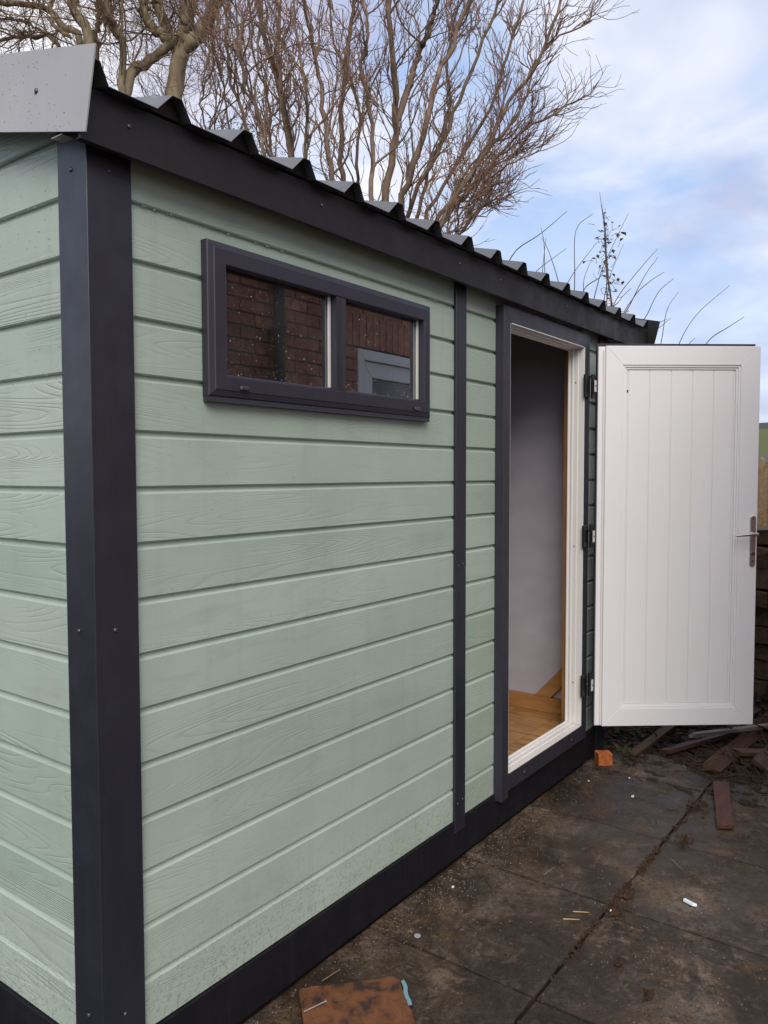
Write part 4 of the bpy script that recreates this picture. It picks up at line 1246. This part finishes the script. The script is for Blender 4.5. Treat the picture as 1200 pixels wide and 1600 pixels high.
# stack of split logs and boards, seen as a strip right of the door
rr = random.Random(31)
GS = 'pieces of the timber stack right of the door'
labs = ['at the bottom', 'second from the bottom', 'third from the bottom', 'fourth from the bottom', 'fifth from the bottom', 'sixth from the bottom', 'seventh from the bottom', 'eighth from the bottom', 'ninth from the bottom']
z = .16
for k in range(9):
    t = rr.choice((.075, .10, .13)); dx = rr.uniform(-.06, .06)
    mat = (M_OLDW, M_REDW, M_OLDW, M_GREYW, M_OLDW, M_REDW, M_PALEW, M_OLDW, M_OLDW)[(k * 5 + 2) % 9]
    a = (4.05 + dx, -.78 + rr.uniform(-.03, .03), z + t / 2); b = (5.3 + dx, -1.22 + rr.uniform(-.06, .06), z + t / 2 + rr.uniform(-.02, .02))
    for q in range(1):
        plank('timber', a, b, .26, t * .94, mat, rr.uniform(-.05, .05), 'rough timber %s in the stack right of the open door' % labs[k], GS, seed=40 + k)
    plank('timber', (a[0] + .12, a[1] + .28, a[2] - .01), (b[0] + .12, b[1] + .28, b[2]), .24, t * .9, M_OLDW, rr.uniform(-.1, .1), 'rough timber %s in the back row of the timber stack' % labs[k], GS, seed=60 + k)
    z += t
# upright pale boards leaning behind the stack
GP = 'pale boards leaning behind the timber stack'
for k, (px_, top, mat) in enumerate(((1190, 716, M_PALEW), (1199, 728, M_PALEW), (1210, 722, M_OLDW), (1222, 730, M_PALEW))):
    p = pix(px_, top, 5.6); b = pix(px_ - 6, 1000, 5.45)
    plank('board', (b.x, b.y, .12), tuple(p), .040, .02, mat, 1.2 if k % 2 else .9, 'pale upright board, number %s from the door, leaning behind the timber stack' % ('one two three four'.split()[k]), GP, 'board', seed=80 + k)
# grey shed roof beyond
p = pix(1196, 707, 14.0)
out_ = empty('outbuilding', (p.x, p.y - .6, 0), 'low outbuilding with a grey sloping roof seen at the right edge beside the door', 'outbuilding')
g = Geo(); g.box(p.x - .8, p.x + 3, p.y - 3.2, p.y + .35, 0, p.z - .12); g.obj('wall', M_GREYW, out_)
g = Geo(); g.prism([(p.y - 3.4, p.z - .1), (p.y + .5, p.z - .22), (p.y + .5, p.z - .16), (p.y - 1.4, p.z + .16), (p.y - 3.4, p.z - .04)], lambda q: ((p.x - .9, q[0], q[1]), (p.x + 3.2, q[0], q[1]))); g.obj('roof', Mat('grey_felt', (.16, .15, .15), .8).m, out_)
# field and hills
def hill(name, dist, h0, amp, mat, fq, seed, span=(-.2, 2.2), depth=None):
    v = []; n = 90; depth = depth or dist * .9
    for j in range(9):
        for i in range(n + 1):
            a = span[0] + (span[1] - span[0]) * i / n     # azimuth from +Y towards +X
            d = dist + depth * j / 8
            hh = h0 * math.sin(min(1, (j + .02) / 5) * math.pi / 2) + amp * mnoise.noise((a * fq, j * .5, seed))* min(1, j / 2)
            v.append((math.sin(a) * d, math.cos(a) * d, -.05 + max(0, hh)))
    f = [(j * (n + 1) + i, j * (n + 1) + i + 1, (j + 1) * (n + 1) + i + 1, (j + 1) * (n + 1) + i) for j in range(8) for i in range(n)]
    return mesh_obj(name, v, f, mat, kind='structure', smooth=True)
hill('field', 40, 5.2, .6, mat_soil('field_grass', (.055, .075, .018), (.12, .12, .035)), 6, 1, depth=60)
hill('hills', 220, 22, 3.0, mat_soil('far_woods', (.030, .036, .030), (.055, .055, .045)), 9, 5, depth=240)

# ------------------------------------------------------------------ brick house behind the photographer (mirrored in the panes)
HY_ = -1.75
house = empty('brick_house', (3.3, HY_ - .1, 0), 'red brick house wall with black downpipe and white door, mirrored in the shed window', 'house')
HX0, HX1, HH = 1.45, 5.3, 3.05
box('wall', HX0 + .004, 3.185, HY_ - .25, HY_ - .008, 0, HH, M_MORTAR, house)
box('wall', 4.125, HX1, HY_ - .25, HY_ - .008, 0, HH, M_MORTAR, house)
box('wall', 3.1855, 4.1245, HY_ - .25, HY_ - .008, 2.34, HH, M_MORTAR, house)
far_bricks = Geo(); shared = {}
def brick_at(x0, x1, z, near):
    dep = rnd.uniform(-.002, .002)
    if near:
        w = round(x1 - x0, 3); key = w
        if key not in shared:
            g = Geo(); g.box(0, w, -.05, 0, 0, .065)
            me_o = g.obj('brick', M_BRICK, None, bevel=.002); shared[key] = me_o.data; bpy.data.objects.remove(me_o)
        o = bpy.data.objects.new('brick', shared[key]); COL.objects.link(o); o.location = (x0, HY_ + dep, z); set_parent(o, house)
    else:
        far_bricks.box(x0, x1, HY_ - .05, HY_ + dep, z, z + .065)
cnt = 0
for row in range(int(HH / .075)):
    z = row * .075 + .005
    x = HX0 - (.1125 if row % 2 else 0)
    while x < HX1:
        a, b = max(x, HX0), min(x + .215, HX1)
        hole = (3.18, 4.13) if z < 2.34 else None
        arch = (3.05, 4.26) if 2.335 < z + .03 < 2.565 else None
        for rng in (hole, arch):
            if rng and b > rng[0] and a < rng[1]:
                if a < rng[0]: b = rng[0] - .004
                elif b > rng[1]: a = rng[1] + .004
                else: a = b
        if b - a > .03:
            near = z > 1.55 and 1.8 < a < 3.8 and cnt < 290
            if near: cnt += 1
            brick_at(a, b, z, near)
        x += .225
far_bricks.obj('bricks', M_BRICK, house, kind='stuff')
for i in range(16):                                     # soldier course over the door
    x = 3.055 + i * .075
    box('brick', x, x + .065, HY_ - .05, HY_ + .003, 2.342, 2.557, M_BRICK, house, bevel=.002)
g = Geo(); g.cyl((2.375, HY_ + .055, 0), (2.375, HY_ + .055, HH), .036, 14)
for z in (.5, 1.5, 2.3): g.box(2.33, 2.42, HY_ + .004, HY_ + .03, z, z + .03); g.cyl((2.375, HY_ + .055, z), (2.375, HY_ + .055, z + .05), .042, 14)
g.obj('downpipe', M_BLACK, house)
hd = mitred(Geo(), 3.19, 4.12, .02, 2.33, (.07, .07, .07, .07), HY_ + .001, HY_ - .07).obj('door_frame', M_WHITE, house, bevel=.003)
mitred(Geo(), 3.262, 4.048, .092, 2.258, (.11, .11, .2, .11), HY_ - .020, HY_ - .065).obj('door_leaf', M_WHITE, hd, bevel=.004)
box('door_panel', 3.3725, 3.9375, HY_ - .055, HY_ - .035, .2925, 1.10, M_WHITE, hd, bevel=.004)
M_DG = Mat('dark_door_glass', (.05, .06, .07), .1, 1.0).m
box('door_glass', 3.3725, 3.9375, HY_ - .053, HY_ - .045, 1.1605, 2.1475, M_DG, hd)
box('door_midrail', 3.3725, 3.9375, HY_ - .060, HY_ - .022, 1.1005, 1.160, M_WHITE, hd, bevel=.003)
box('roof', HX0 - .12, HX1 + .1, HY_ - 3.2, HY_ + .12, HH + .001, HH + .10, M_BLACK, house)
box('side_wall', HX0, HX0 + .2, HY_ - 3.0, HY_ - .26, 0, HH, M_BRICK, house)
